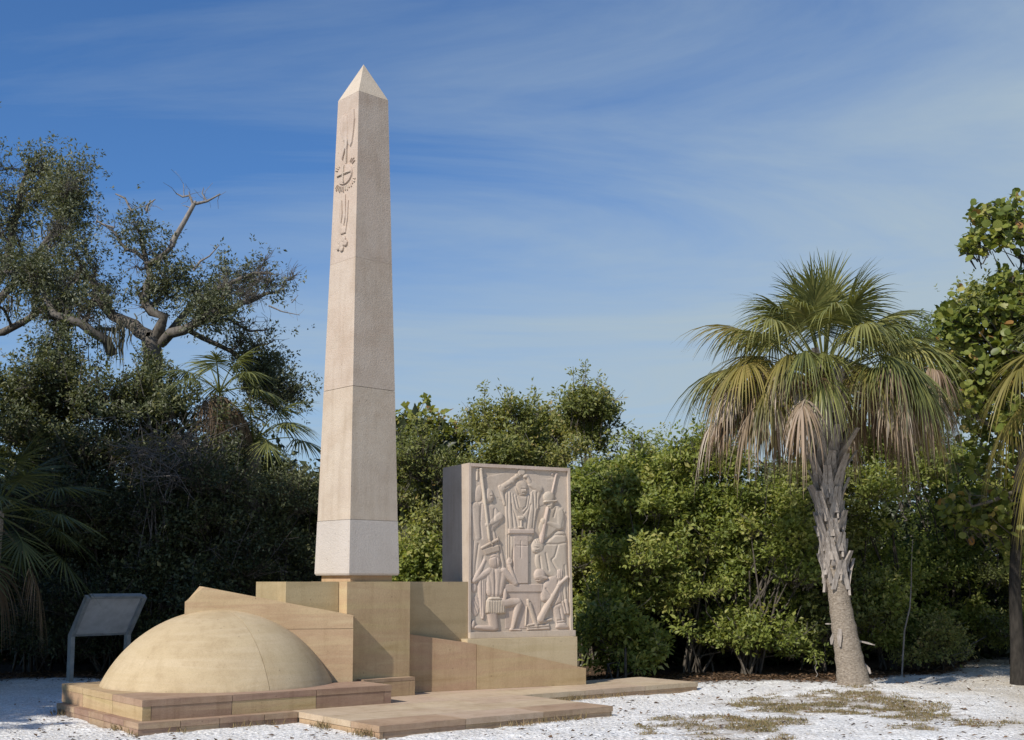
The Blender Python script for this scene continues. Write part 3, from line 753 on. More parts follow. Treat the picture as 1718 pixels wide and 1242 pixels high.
h = mx_(prof(s_cap((574, 322), (530, 545), 10, 16), .064, 11), prof(s_cap((632, 96), (604, 222), 7), .034, 6), prof(s_ell((634, 96), 11, 9), .036, 8), prof(s_ell((606, 96), 10, 9), .03, 8))
relief('carved_horn', h)
# man with bowed head and cloak
h = prof(s_poly([(540, 560), (580, 520), (640, 470), (690, 470), (706, 540), (702, 640), (714, 760), (716, 1000), (700, 1016), (664, 940), (640, 800), (560, 760), (500, 730), (484, 640)]), .038, 28)
for q in ([(570, 540), (620, 500), (690, 500)], [(560, 560), (640, 560), (700, 548)], [(640, 570), (620, 640), (600, 660)], [(660, 760), (680, 900), (690, 980)], [(684, 700), (700, 860), (706, 980)], [(520, 640), (530, 720)], [(560, 620), (580, 730)], [(600, 670), (640, 740)]): h = groove(h, q, 6, .018)
h = mx_(h, prof(s_ell((512, 572), 44, 52), .056, 34), prof(s_ell((500, 584), 28, 36, 20), .062, 20))
for k in range(5): h = groove(h, [(488 + 14 * k, 528 + 2 * k), (496 + 13 * k, 552)], 3.5, .012)
h = groove(h, [(484, 580), (508, 584)], 4, .02); h = groove(h, [(492, 604), (506, 606)], 3, .016)
relief('carved_figure', h, 'bowed man in a heavy cloak, right edge of the carving')
# man in cap leaning on a long gun
h = prof(s_poly([(540, 820), (590, 770), (650, 730), (676, 780), (668, 900), (690, 1000), (694, 1080), (720, 1100), (714, 1116), (622, 1116), (634, 1080), (604, 1000), (596, 930), (536, 944), (524, 900)]), .044, 28)
h = mx_(h, prof(s_ell((652, 756), 26, 46, 10), .060, 18))
for k in range(4): h = groove(h, [(638 + 10 * k, 720), (634 + 11 * k, 776)], 3, .014)
for q in ([(560, 850), (600, 900), (600, 940)], [(640, 800), (640, 900), (610, 960)], [(606, 970), (660, 944), (690, 980)], [(640, 1060), (692, 1056)], [(640, 1076), (692, 1072)], [(650, 980), (664, 1050)]): h = groove(h, q, 5.5, .018)
h = mx_(h, prof(s_ell((524, 764), 40, 48), .060, 30), prof(s_poly([(484, 776), (520, 756), (566, 770), (580, 784), (560, 796), (520, 786)], 1), .064, 9))
h = groove(h, [(498, 792), (514, 794)], 4, .02)
relief('carved_figure', h, 'man in a flat cap kneeling with a long gun')
h = mx_(prof(s_cap((700, 778), (640, 830), 13, 13), .072, 11), prof(s_cap((652, 816), (524, 1052), 15, 24), .072, 17), prof(s_cap((694, 930), (708, 1010), 12), .05, 10), prof(s_cap((672, 940), (690, 1012), 10), .046, 9))
relief('carved_gun', h)
# kneeling man seen from behind
h = prof(s_poly([(178, 718), (236, 706), (296, 724), (318, 770), (296, 838), (280, 908), (182, 908), (170, 830)]), .056, 34)
h = mx_(h, prof(s_cap((196, 734), (104, 796), 26, 20), .054, 22), prof(s_cap((106, 796), (168, 664), 20, 13), .050, 16), prof(s_cap((288, 738), (362, 812), 28, 22), .060, 22), prof(s_cap((360, 810), (326, 700), 20, 13), .058, 16), prof(s_ell((326, 676), 18, 32), .056, 13))
h = groove(h, [(228, 720), (232, 800), (230, 900)], 7, .020); h = groove(h, [(196, 760), (206, 820), (210, 890)], 8, .010); h = groove(h, [(270, 750), (262, 820), (256, 890)], 8, .010); h = groove(h, [(180, 850), (176, 780)], 5, .012)
for k in range(3): h = groove(h, [(316 + 7 * k, 652), (318 + 7 * k, 676)], 2.6, .014)
h = mx_(h, prof(s_ell((230, 672), 42, 52), .062, 32)); h = groove(h, [(190, 656), (236, 640), (268, 660)], 4, .014); h = groove(h, [(240, 650), (246, 716)], 5, .014)
h = mx_(h, prof(s_cap((214, 990), (228, 1096), 34, 30), .056, 28), prof(s_cap((224, 1104), (112, 1096), 22, 14), .054, 18), prof(s_ell((94, 1078), 14, 32, 10), .048, 12),
        prof(s_cap((286, 944), (378, 936), 34, 27), .064, 27), prof(s_cap((384, 944), (346, 1100), 25, 13), .060, 20), prof(s_cap((336, 1114), (392, 1118), 11, 8), .050, 10))
relief('carved_figure', h, 'kneeling bare-backed man in a fringed kilt, seen from behind')
h = prof(s_poly([(178, 900), (286, 900), (302, 1000), (296, 1014), (176, 1014), (172, 990)], 1), .068, 14)
for k in range(11): h = groove(h, [(184 + 10 * k, 924), (180 + 11 * k, 1012)], 3, .016)
h = groove(h, [(176, 922), (290, 922)], 4, .018)
relief('carved_kilt', h)
h = prof(s_poly([(120, 800), (146, 760), (176, 740), (178, 900), (170, 1040), (146, 1052), (136, 960)]), .040, 18)
h = mx_(h, prof(s_ell((112, 960), 26, 66), .020, 16), prof(s_ell((104, 840), 18, 34), .022, 12), prof(s_ell((296, 890), 14, 46), .058, 10))
for q in ([(150, 780), (152, 900), (150, 1030)], [(164, 780), (164, 1000)], [(96, 930), (122, 1000)], [(104, 910), (130, 970)]): h = groove(h, q, 4.5, .014)
relief('carved_cloth', h)
# tools lying in front of the altar
h = mx_(prof(s_cap((444, 926), (448, 960), 10, 9), .05, 9), prof(s_cap((452, 950), (500, 1096), 17, 14), .048, 14), prof(s_cap((436, 970), (428, 1090), 5), .036, 5), prof(s_poly([(432, 1096), (584, 1078), (590, 1118), (440, 1122)], 0), .034, 9), prof(s_cap((500, 1070), (596, 1052), 9), .040, 8), prof(s_cap((440, 1090), (560, 1066), 8), .042, 8))
h = groove(h, [(440, 1108), (588, 1100)], 3.5, .014)
relief('carved_tools', h)

# ------------------------------------------------------------------ information sign seen from behind
sg = gnd(117, 1145)
T0 = Frame(50, sg)
sign = thing('information_sign', 'grey low information panel on two bent posts, seen from behind', 'sign', sg)
wS, zb, zt, ov = .95, .69, 1.277, -.42
def bent_post(a):
    bm = bmesh.new()
    rings = []
    w2, d2 = .032, .045
    for (b, z, tb, tz) in ((0, -.1, 1, 0), (0, zb - .03, 1, .06), (0 + .00, zb, .9, .4), (ov, zt, .72, .60)):
        rings.append([bm.verts.new(T0.p(a + sa * w2, b + sb * d2 * tb, z + sb * d2 * tz)) for sa, sb in ((-1, -1), (1, -1), (1, 1), (-1, 1))])
    for x, y in zip(rings, rings[1:]):
        for i in range(4): bm.faces.new((x[i], x[(i + 1) % 4], y[(i + 1) % 4], y[i]))
    bm.faces.new(rings[0][::-1]); bm.faces.new(rings[-1])
    return bm
for a in (0, wS): bm_obj('post', bent_post(a), M['frame'], sign, .004)
def slope_box(a0, a1, k0, k1, t0, t1):
    bm = bmesh.new(); nx_, nz_ = (zt - zb), -ov     # normal of the sloping plane, pointing to the far side and up
    L = math.hypot(nx_, nz_); nb, nz2 = nx_ / L, nz_ / L
    vs = []
    for k in (k0, k1):
        for t in (t0, t1):
            b = ov * k + nb * t; z = zb + (zt - zb) * k + nz2 * t
            vs.append((bm.verts.new(T0.p(a0, b, z)), bm.verts.new(T0.p(a1, b, z))))
    (A0, A1), (B0, B1), (C0, C1), (D0, D1) = vs
    for f in ((A0, A1, C1, C0), (B0, D0, D1, B1), (A0, B0, B1, A1), (C0, C1, D1, D0), (A0, C0, D0, B0), (A1, B1, D1, C1)): bm.faces.new(f)
    return bm
bm_obj('panel', slope_box(.034, wS - .034, .03, .965, .006, .03), M['panel'], sign, .002)
bm_obj('top_rail', slope_box(.034, wS - .034, .967, 1.03, -.03, .045), M['frame'], sign, .003)
bm_obj('bottom_rail', slope_box(.034, wS - .034, -.02, .028, -.005, .04), M['frame'], sign, .003)

# ------------------------------------------------------------------ palms
def frond(origin, az, el, pet, fan, mat, parent, droop=.35, nleaf=34, wid=.032, spread=118, tint=.5, stiff=.5, name='frond', hang=None, fold=.38, ragged=0.0):
    hang = droop if hang is None else hang
    """one fan leaf: a petiole that arches away and a costa with hanging strips"""
    d = Vector((math.cos(az) * math.cos(el), math.sin(az) * math.cos(el), math.sin(el)))
    side = Vector((-math.sin(az), math.cos(az), 0)); g_ = Vector((0, 0, -1))
    pts = []
    for i in range(7):
        t = i / 6
        pts.append(Vector(origin) + d * pet * t + g_ * droop * pet * .55 * t * t)
    V, F, T = [], [], []
    def strip(ps, ws, sd, tn):
        b = len(V)
        for p_, w_ in zip(ps, ws):
            V.append(tuple(p_ - sd * w_)); V.append(tuple(p_ + sd * w_))
        for i in range(len(ps) - 1):
            F.append((b + 2 * i, b + 2 * i + 1, b + 2 * i + 3, b + 2 * i + 2)); T.append(tn)
    up0 = side.cross(d).normalized()
    strip(pts, [.022 - .010 * i / 6 for i in range(7)], side, tint + .15)
    strip(pts, [.016 - .008 * i / 6 for i in range(7)], up0, tint + .1)
    tip = pts[-1]; cd = (pts[-1] - pts[-2]).normalized()
    # costa bends down
    cp = []
    for i in range(5):
        t = i / 4
        cp.append(tip + cd * fan * .45 * t + g_ * droop * fan * .35 * t * t)
    strip(cp, [.012, .011, .009, .006, .003], side, tint + .2)
    nup = side.cross(cd).normalized()
    for i in range(nleaf):
        q = (i + .5) / nleaf * 2 - 1                      # -1..1 across the fan
        ph = R(spread) * q
        k = (1 - abs(q)) ** .8
        s0 = cp[0].lerp(cp[-1], k * .9)
        cdk = (cp[min(4, int(k * 4) + 1)] - cp[min(3, int(k * 4))]).normalized()
        dv = (cdk * math.cos(ph) + side * math.sin(ph) + nup * (fold * abs(q) + random.uniform(-.08, .08) * (1 + 2.2 * ragged)) + side * random.gauss(0, .13) * ragged).normalized()
        L = fan * (1.0 - .28 * abs(q)) * random.uniform(.85 - .3 * ragged, 1.1 + .1 * ragged)
        dr = hang * random.uniform(.7, 1.3)
        ps = []
        for j in range(6):
            t = j / 5
            ps.append(s0 + dv * L * (t - .28 * dr * t * t) + g_ * L * dr * (1 - stiff) * 1.25 * t ** 2.2)
        sd = dv.cross(nup + Vector((random.uniform(-.4, .4), random.uniform(-.4, .4), random.uniform(-.3, .3)))).normalized()
        w0 = wid * random.uniform(.8, 1.15)
        strip(ps, [w0 * .45, w0 * .95, w0, w0 * .75, w0 * .42, .001], sd, float(np.clip(tint + random.gauss(0, .16), 0, 1)))
    return link(name, np_mesh(name, V, F, T), mat, parent)

def leaf_bases(parent, base, top, r_at, n, z0, z1, mat, length=(.35, .6), name='leaf_base'):
    for i in range(n):
        k = i / (n - 1); z = z0 + (z1 - z0) * k
        t = (z - base.z) / (top.z - base.z)
        c = axis_pt(base, top, t)
        a = i * 2.39996 + random.uniform(-.1, .1)
        o_ = Vector((math.cos(a), math.sin(a), 0)); s_ = Vector((-math.sin(a), math.cos(a), 0))
        r = r_at(t); L = random.uniform(*length) * (.6 + .4 * k); lean = random.uniform(.08, .30) + (.35 if random.random() < .2 else .12) * (.3 + k)
        bm = bmesh.new()
        for sg_ in (-1, 1):               # split foot, one blade above
            rows = []
            for q, (w_, off, zz_) in enumerate(((.035, .11, -.14), (.04, .075, .0), (.042, .035, .5), (.032, .018, 1.0))):
                ctr = c + o_ * (r * (.97 if q < 2 else 1.0) + lean * L * max(zz_, 0) ** 1.5 + .012) + s_ * sg_ * off + Vector((0, 0, zz_ * L if zz_ > 0 else zz_))
                rows.append([bm.verts.new(ctr - s_ * w_), bm.verts.new(ctr + s_ * w_), bm.verts.new(ctr + s_ * w_ * .7 - o_ * .03), bm.verts.new(ctr - s_ * w_ * .7 - o_ * .03)])
            for x, y in zip(rows, rows[1:]):
                for j in range(4): bm.faces.new((x[j], x[(j + 1) % 4], y[(j + 1) % 4], y[j]))
            bm.faces.new(rows[0][::-1]); bm.faces.new(rows[-1])
        bm_obj(name, bm, mat, parent)
BEND = {'v': Vector((0, 0, 0))}
def axis_pt(base, top, t):
    return base.lerp(top, t) + BEND['v'] * math.sin(math.pi * min(max(t, 0), 1))

pb = gnd(1443, 1160) + Vector((0, .22, -.05))
pt = at(1384, 655, pb.y - .05)
BEND['v'] = Vector((-.10, .05, 0))
palm = thing('cabbage_palm', 'cabbage palm with brown hanging skirt and leaning trunk on the shell ground', 'palm tree', pb)
def prad(t): return float(np.interp(t, [0, .04, .1, .3, .45, .7, .9, 1], [.262, .226, .198, .150, .130, .145, .19, .15]))
tb = Tubes(20)
zs = [i / 60 for i in range(61)]
tb.add([axis_pt(pb, pt, t) for t in zs], [prad(t) * (1 + .03 * math.sin(i * 2.1) + random.uniform(-.018, .018)) for i, t in enumerate(zs)])
tb.build('trunk', M['trunk'], palm)
leaf_bases(palm, pb, pt, prad, 66, pb.z + 1.5, pt.z - .08, M['boot'], (.42, .72))
# torn bark on the lower trunk
for (v, az, dz, out_, w_) in ((1046, 176, .0, .09, .010), (1052, 236, -.26, .03, .035), (1062, 190, -.15, .04, .025), (1074, 4, -.06, .24, .014), (1112, -8, -.13, .08, .025)):
    z_ = CAM_H - (v - HOR) * pb.y / FPX
    t_ = (z_ - pb.z) / (pt.z - pb.z); o_ = Vector((math.cos(R(az)), math.sin(R(az)), 0))
    a = axis_pt(pb, pt, t_) + o_ * (prad(t_) - .01)
    b = a + o_ * out_ + Vector((0, 0, dz))
    sd = (b - a).cross(o_ + Vector((0, 0, .01)))
    sd = (b - a).cross(Vector((0, 1, 0)) if abs(o_.y) < .6 else Vector((0, 0, 1)) + o_ * 3).normalized()
    nn = sd.cross(b - a).normalized() * .010; m_ = (a + b) / 2 + o_ * .012; bm = bmesh.new()
    f_ = [bm.verts.new(p_ + sd * w_ * k_ + q_) for q_ in (Vector(), nn) for p_, k_ in ((a, -.7), (a, .7), (m_, 1), (b, .45), (b, -.45), (m_, -1))]
    bm.faces.new(f_[:6]); bm.faces.new(f_[6:][::-1])
    for i in range(6): bm.faces.new((f_[i], f_[(i + 1) % 6], f_[6 + (i + 1) % 6], f_[6 + i]))
    bm_obj('bark_flake', bm, M['boot'], palm)
ga = 2.39996
for i in range(16):                        # upright young leaves
    t = i / 16
    frond(pt + Vector((0, 0, .2)), i * ga, R(86 - 40 * t), .80 + .30 * t, .95, M['frond'], palm, .10 + .22 * t, 54, .0125, 96, .45 + .15 * math.sin(i), .45, hang=.22 + .4 * t, fold=.5)
for i in range(19):                        # spreading green leaves
    t = i / 19
    frond(pt + Vector((0, 0, .08)), i * ga + .6, R(46 - 26 * t), 1.22 + .2 * math.sin(i * 1.9), .92, M['frond_y'] if i % 4 == 1 else M['frond'], palm, .26 + .16 * t, 50, .0125, 104, .5 + .2 * math.sin(i * 2), .35, hang=.55 + .2 * t, fold=.45)
for i in range(12):                        # more green leaves filling the middle
    t = i / 12
    frond(pt + Vector((0, 0, .1)), i * ga + 4.1, R(58 - 40 * t), 1.0 + .22 * math.sin(i * 1.4), .85, M['frond'], palm, .24 + .12 * t, 48, .0125, 102, .6 + .2 * math.sin(i * 2), .35, hang=.5, fold=.45)
for i in range(15):                        # yellowing leaves
    t = i / 15
    frond(pt + Vector((0, 0, .0)), i * ga + 1.7, R(32 - 16 * t), 1.15 + .22 * math.sin(i * 2.7), .78, M['frond_y'] if i % 3 else M['frond'], palm, .40 + .12 * t, 44, .013, 100, .40 + .15 * math.sin(i * 3), .2, hang=.85)
for i in range(34):                        # dead leaves hanging down
    t = i / 34
    if math.sin(i * ga + .3) < -.80: continue
    frond(pt + Vector((0, 0, -.02)), i * ga + .3, R(30 - 24 * t), 1.08 + .36 * math.sin(i * 2.3), .46 + .12 * math.sin(i), M['frond_d'], palm, .42 + .2 * t, 36, .0135, 80, .5 + .28 * math.sin(i * 1.7), .05, 'dead_frond', hang=1.0, ragged=1.0)
for i in range(16):                        # lowest dead leaves
    t = i / 16
    if math.sin(i * ga + 2.2) < -.62: continue
    frond(pt + Vector((0, 0, -.12)), i * ga + 2.2, R(12 - 14 * t), 1.2 + .25 * math.sin(i * 1.3), .5, M['frond_d'] if i % 4 else M['frond_y'], palm, .40, 38, .0135, 76, .45 + .28 * math.sin(i * 2.7), .05, 'dead_frond', hang=1.0, ragged=1.0)
for i, a in enumerate((196, 207, 218, 228, 238, 246, 292, 300, 309, 318, 328, 341, 352, 6, 172, 184)):   # the ragged skirt left and right
    frond(pt + Vector((0, 0, -.05)), R(a), R(20 - 9 * (i % 3)), .95 + .22 * ((i * 7) % 4), .44 + .07 * (i % 3), M['frond_d'], palm, .40, 42, .0145, 84, .62 + .2 * math.sin(i * 1.9), .05, 'dead_frond', hang=.95, ragged=.8)
fl = Tubes(3)                              # dry flower stalks among the leaves
for i in range(7):
    a = [.3, 2.6, 3.4, 5.2, 5.8, 4.4, 1.4][i]; d = Vector((math.cos(a), math.sin(a), .55))
    pts = [pt + d * 1.5 * t + Vector((0, 0, -.9 * t * t)) for t in (0, .3, .6, .85, 1)]
    fl.add(pts, [.02, .016, .012, .008, .004])
    for k in range(70):
        p0 = pts[2].lerp(pts[4], random.random()); d2 = Vector((random.gauss(0, 1), random.gauss(0, 1), -.6)).normalized()
        fl.add([p0, p0 + d2 * .14, p0 + d2 * .24 + Vector((0, 0, -.10))], [.004, .003, .002])
fl.build('flower_stalk', M['litter'], palm, 'stuff')

# ------------------------------------------------------------------ shrubs and trees
def lobes_in(c, rx, ry, z0, z1, n, rs):
    L = []
    for _ in range(n):
        a = RNG.random() * 2 * math.pi; q = math.sqrt(RNG.random()); k = RNG.random()
        sh = math.sqrt(max(.05, 1 - (max(0, k - .35) / .65) ** 2 * .85))
        L.append((c[0] + rx * q * sh * math.cos(a) * .8, c[1] + ry * q * sh * math.sin(a) * .8, z0 + (z1 - z0) * k, rs * (.65 + .7 * RNG.random())))
    return np.array(L)
def vn3(P, s):
    return (vnoise(P[:, 0], P[:, 2], s, 3) + vnoise(P[:, 1] + 7, P[:, 2], s, 4) + vnoise(P[:, 0] + P[:, 1], P[:, 0] - P[:, 1], s * .7, 5)) / 3
def foliage(lb, n, k, size, ls=.28, aspect=.5, front=.5, up=.5, tint=.5, tvar=.14, hang=0.0, shape='oval', fill=.35):
    w = lb[:, 3] ** 2; w = w / w.sum(); n = int(n * 1.26)
    i = RNG.choice(len(lb), n, p=w)
    d = rnd(n); d[:, 2] = np.abs(d[:, 2]) * .75 + d[:, 2] * .25
    d[:, 1] -= front * RNG.random(n); d = nrm(d)
    r = lb[i, 3] * (1 - fill * RNG.random(n) ** 1.5) * (1 + .22 * RNG.normal(size=n))
    P = lb[i, :3] + d * r[:, None]
    v = vn3(P, 2.6); kp = v > np.quantile(v, .26); P, d, i = P[kp], d[kp], i[kp]; n = len(P)
    A = d + np.array([0, 0, up]) + RNG.normal(size=(n, 3)) * .35 - np.array([0, 0, hang])
    lt = tint + tvar * RNG.normal(size=len(lb))
    return sprigs(P, A, k, np.full(n, ls) * (.6 + .8 * RNG.random(n)), size, aspect=aspect, tint0=lt[i] + .08 * RNG.normal(size=n)), P, A
def stems(tb, base, lb, r=.03, k=1.0, twigs=None):
    for l in lb:
        if RNG.random() > k: continue
        e = Vector(l[:3]); b = Vector(base) + Vector((RNG.normal() * .15, RNG.normal() * .15, 0))
        m1 = b.lerp(e, .35) + Vector((RNG.normal() * .12, RNG.normal() * .12, .15)); m2 = b.lerp(e, .7) + Vector((RNG.normal() * .15, RNG.normal() * .15, .1))
        tb.add([b, m1, m2, e], [r, r * .8, r * .55, r * .25])
    if twigs is not None:
        P, A, L, frac = twigs
        for p_, a_v in zip(P, A):
            if RNG.random() > frac: continue
            p_ = Vector(p_); a_v = Vector(a_v).normalized()
            tb.add([p_ - a_v * L * .7, p_ + Vector(RNG.normal(size=3) * .03), p_ + a_v * L * .9], [.007, .005, .002])
def shrub(label, px, Y, half, htop, mat, n, size=.05, z0=.15, ry=None, nl=16, rs=None, name='shrub', catg='shrub', tint=.5, k=9, front=.5, ls=.26, aspect=.5, group=None, shoots=0, fill=.35, twig=.12, back=0.0, twmat='twig', tvar=.14, r=.03):
    c = (at(px, 976, Y).x, Y)
    b = Vector((c[0], c[1] + back, 0))
    t = thing(name, label, catg, b, group)
    rs = rs or half * .42
    lb = lobes_in(c, half, ry or half * .8, z0 + rs * .5, htop - rs * .8, nl, rs)
    (lv), P, A = foliage(lb, n, k, size, ls, aspect, front, .5, tint, tvar, fill=fill)
    allv = [lv]
    tb = Tubes(3)
    for _ in range(shoots):
        l = lb[RNG.choice(np.argsort(lb[:, 2])[-max(4, nl // 3):])]
        p0 = Vector(l[:3]) + Vector((RNG.normal() * .15, RNG.normal() * .1, l[3] * .7)); d = Vector((RNG.normal() * .35, RNG.normal() * .3, 1)).normalized(); H = RNG.uniform(.3, .8)
        tb.add([p0 - d * .2, p0 + d * H * .5, p0 + d * H], [.01, .007, .003])
        m = int(6 + 8 * H); cc = np.array([list(p0 + d * H * RNG.random()) for _ in range(m)])
        allv.append(sprigs(cc, rnd(m) + np.array([0, 0, .7]), 5, np.full(m, .14), size, aspect=aspect, tint0=np.full(m, tint + .1)))
    q = RNG.choice(len(P), len(P) // 6)
    allv.append(sprigs(P[q] + A[q] * .05, A[q] + RNG.normal(size=(len(q), 3)) * .3, 4, np.full(len(q), ls * 1.2), size * 1.35, aspect=aspect * 1.1, tint0=np.full(len(q), tint + .22) + .12 * RNG.normal(size=len(q))))
    dt = Tubes(3)
    for q in RNG.choice(len(P), max(6, len(P) // (36 if mat in ('thicket', 'dull') else 80))):
        d_ = Vector(A[q]).normalized(); p_ = Vector(P[q]); L_ = RNG.uniform(.25, .6)
        e_ = p_ + d_ * L_ + Vector(RNG.normal(size=3)) * .1
        dt.add([p_ - d_ * .2, p_.lerp(e_, .5) + Vector(RNG.normal(size=3)) * .03, e_], [.008, .006, .002])
        for _ in range(3):
            f_ = p_.lerp(e_, RNG.uniform(.2, .9)); g_ = f_ + (d_ + Vector(RNG.normal(size=3)) * .9).normalized() * L_ * .4
            dt.add([f_, g_], [.004, .002])
    dt.build('dead_twigs', M['drytwig'], t, 'stuff')
    a = cat_leaves(allv)
    link('foliage', leaf_mesh('foliage', *a), M[mat], t, 'stuff')
    stems(tb, b, lb, r, .55, (P, A, ls, twig))
    tb.build('stems', M[twmat], t, 'stuff')
    return t

class Tree:
    def __init__(s, n=6, reach=1.0): s.tb = Tubes(n); s.tips = []; s.reach = reach
    def limb(s, pts, r0, r1, depth=0, kids=5, spread=.9, length=None, keep=True):
        P = [Vector(p) for p in pts]
        # subdivide with a little wander
        Q = [P[0]]
        for a, b in zip(P, P[1:]):
            m = (a + b) / 2 + Vector(RNG.normal(size=3)) * (b - a).length * .06
            Q += [m, b]
        reach = s.reach; n = len(Q); rad = [r0 + (r1 - r0) * i / (n - 1) for i in range(n)]
        s.tb.add(Q, rad)
        tot = sum((b - a).length for a, b in zip(Q, Q[1:])); length = length or tot
        if depth >= 3:
            s.tips.append((Q[-1], (Q[-1] - Q[-2]).normalized())); s.tips.append((Q[n // 2], (Q[-1] - Q[-2]).normalized())); return
        for k in range(kids):
            f = .22 + .78 * (k + RNG.random()) / kids; i = min(int(f * (n - 1)), n - 2)
            p = Q[i].lerp(Q[i + 1], f * (n - 1) - i); d0 = (Q[i + 1] - Q[i]).normalized()
            d = (d0 * .6 + Vector(RNG.normal(size=3)) * spread + Vector((0, 0, .30))).normalized()
            L = length * RNG.uniform(.17, .33) * (1.1 - .45 * f) * reach
            if depth == 2: L = RNG.uniform(.2, .45) * reach
            e1 = p + d * L * .5 + Vector(RNG.normal(size=3)) * L * .1; e2 = p + d * L + Vector(RNG.normal(size=3)) * L * .2 + Vector((0, 0, .06 * L))
            rr = max(.006, (r0 + (r1 - r0) * f) * .5)
            s.limb([p, e1, e2], rr, rr * .45, depth + 1, max(3, kids - 1), spread, L)
        if keep: s.tips.append((Q[-1], (Q[-1] - Q[-2]).normalized()))

def tree_leaves(tr, k, size, mat, parent, tint=.5, drop=.0, per=3, jit=.18, aspect=.45, name='crown'):
    Q = np.array([list(t[0]) for t in tr.tips]); v = vn3(Q, 1.9) + .05 * RNG.normal(size=len(Q)); q = np.quantile(v, drop)
    T = [t for t, k_ in zip(tr.tips, v) if k_ > q]
    P = np.array([list(t[0]) for t in T]); A = np.array([list(t[1]) for t in T])
    P = np.repeat(P, per, 0) + RNG.normal(size=(len(P) * per, 3)) * jit; A = np.repeat(A, per, 0) + RNG.normal(size=(len(A) * per, 3)) * .6
    lv = sprigs(P, A, k, np.full(len(P), .2), size, aspect=aspect, tint0=tint + .12 * RNG.normal(size=len(P)))
    link(name, leaf_mesh(name, *lv), M[mat], parent, 'stuff')
    return len(P) * k

Zp = lambda px, py, Y, dy=0: at(px, py, Y + dy)
# the spreading oak with the dead top, left of the obelisk
OY = 24.0
z7 = lambda x, y, dy=0: at(x / 2.218, 220 + y / 2.218, OY + dy)
oak = thing('oak_tree', 'spreading oak with bare dead branches at its top behind the thicket', 'tree', Vector((z7(575, 850).x, OY, 0)))
tr = Tree(5, .8)
rootp = Vector((z7(575, 850).x, OY, 0))
tr.limb([rootp, z7(575, 1000), z7(572, 850), z7(560, 770)], .24, .19, 0, 0)
tr.limb([z7(560, 770), z7(500, 725, .3), z7(420, 690, .5), z7(375, 640, .6), z7(350, 560, .4), z7(300, 500, .2)], .16, .05, 0, 7)
tr.limb([z7(420, 830, -.4), z7(400, 780, -.6), z7(300, 715, -.9), z7(200, 680, -.8), z7(160, 600, -.6), z7(120, 545, -.4), z7(20, 520, -.3)], .12, .03, 0, 9)
tr.limb([z7(575, 775), z7(610, 690, -.3), z7(540, 640, -.2), z7(560, 540, -.1), z7(545, 480), z7(520, 400)], .13, .04, 0, 7)
tr.limb([z7(600, 790), z7(690, 740, -.5), z7(760, 700, -.6), z7(810, 680, -.5), z7(900, 640, -.3), z7(950, 625), z7(1040, 600, .3)], .12, .03, 0, 9)
tr.limb([z7(760, 700, -.6), z7(860, 700), z7(930, 745, .3), z7(1000, 740, .3)], .05, .015, 1, 6)
tr.limb([z7(640, 740, .4), z7(720, 640, .8), z7(800, 590, 1.0), z7(900, 545, .9), z7(1010, 530, .7)], .09, .025, 0, 8)
tr.limb([z7(540, 480), z7(470, 440, .3), z7(430, 380, .2), z7(360, 335, .1)], .05, .015, 1, 5)
tr.limb([z7(545, 500), z7(600, 470, -.3), z7(640, 430, -.3)], .07, .05, 1, 4)
tr.limb([z7(700, 740, .2), z7(820, 800, .5), z7(900, 850, .6), z7(960, 900, .6), z7(1000, 1000, .5), z7(1040, 1050, .4)], .06, .015, 0, 9)
tr.limb([z7(900, 850, .6), z7(960, 800, .6), z7(1020, 780, .5)], .03, .01, 1, 5)
tr.limb([z7(920, 920, .3), z7(930, 1000, .3), z7(960, 1080, .3)], .03, .01, 1, 5)
tr.tb.build('trunk', M['bark'], oak)
tree_leaves(tr, 7, .075, 'oak', oak, .5, .56, 2, .15)
for pts, r0, r1 in (([(640, 430), (650, 400), (690, 330), (720, 275), (730, 262)], .065, .04), ([(720, 275), (705, 240), (680, 245), (655, 232)], .035, .012), ([(730, 270), (770, 262), (820, 235)], .035, .012), ([(712, 258), (702, 225)], .022, .008), ([(770, 262), (752, 232), (758, 210)], .02, .006), ([(685, 245), (683, 195)], .012, .004),
                    ([(490, 300), (465, 250), (430, 234)], .03, .014), ([(545, 300), (552, 272), (578, 254)], .03, .012), ([(720, 520), (745, 485), (780, 465), (816, 424)], .03, .009), ([(425, 360), (390, 350), (358, 332)], .025, .01), ([(1000, 650), (1050, 672), (1115, 685)], .018, .006), ([(1085, 640), (1110, 610)], .012, .004)):
    dd = Tubes(6)
    P = [z7(x, y, -.2) for x, y in pts]
    dd.add(P, [r0 + (r1 - r0) * i / (len(P) - 1) for i in range(len(P))])
    for _ in range(4):
        f = RNG.random(); i = min(int(f * (len(P) - 1)), len(P) - 2); p_ = P[i].lerp(P[i + 1], f * (len(P) - 1) - i); e = p_ + Vector(RNG.normal(size=3)) * .18
        dd.add([p_, p_.lerp(e, .5) + Vector(RNG.normal(size=3)) * .03, e], [r1 * .6, r1 * .4, .003])
    dd.build('dead_branch', M['deadwood'], oak)

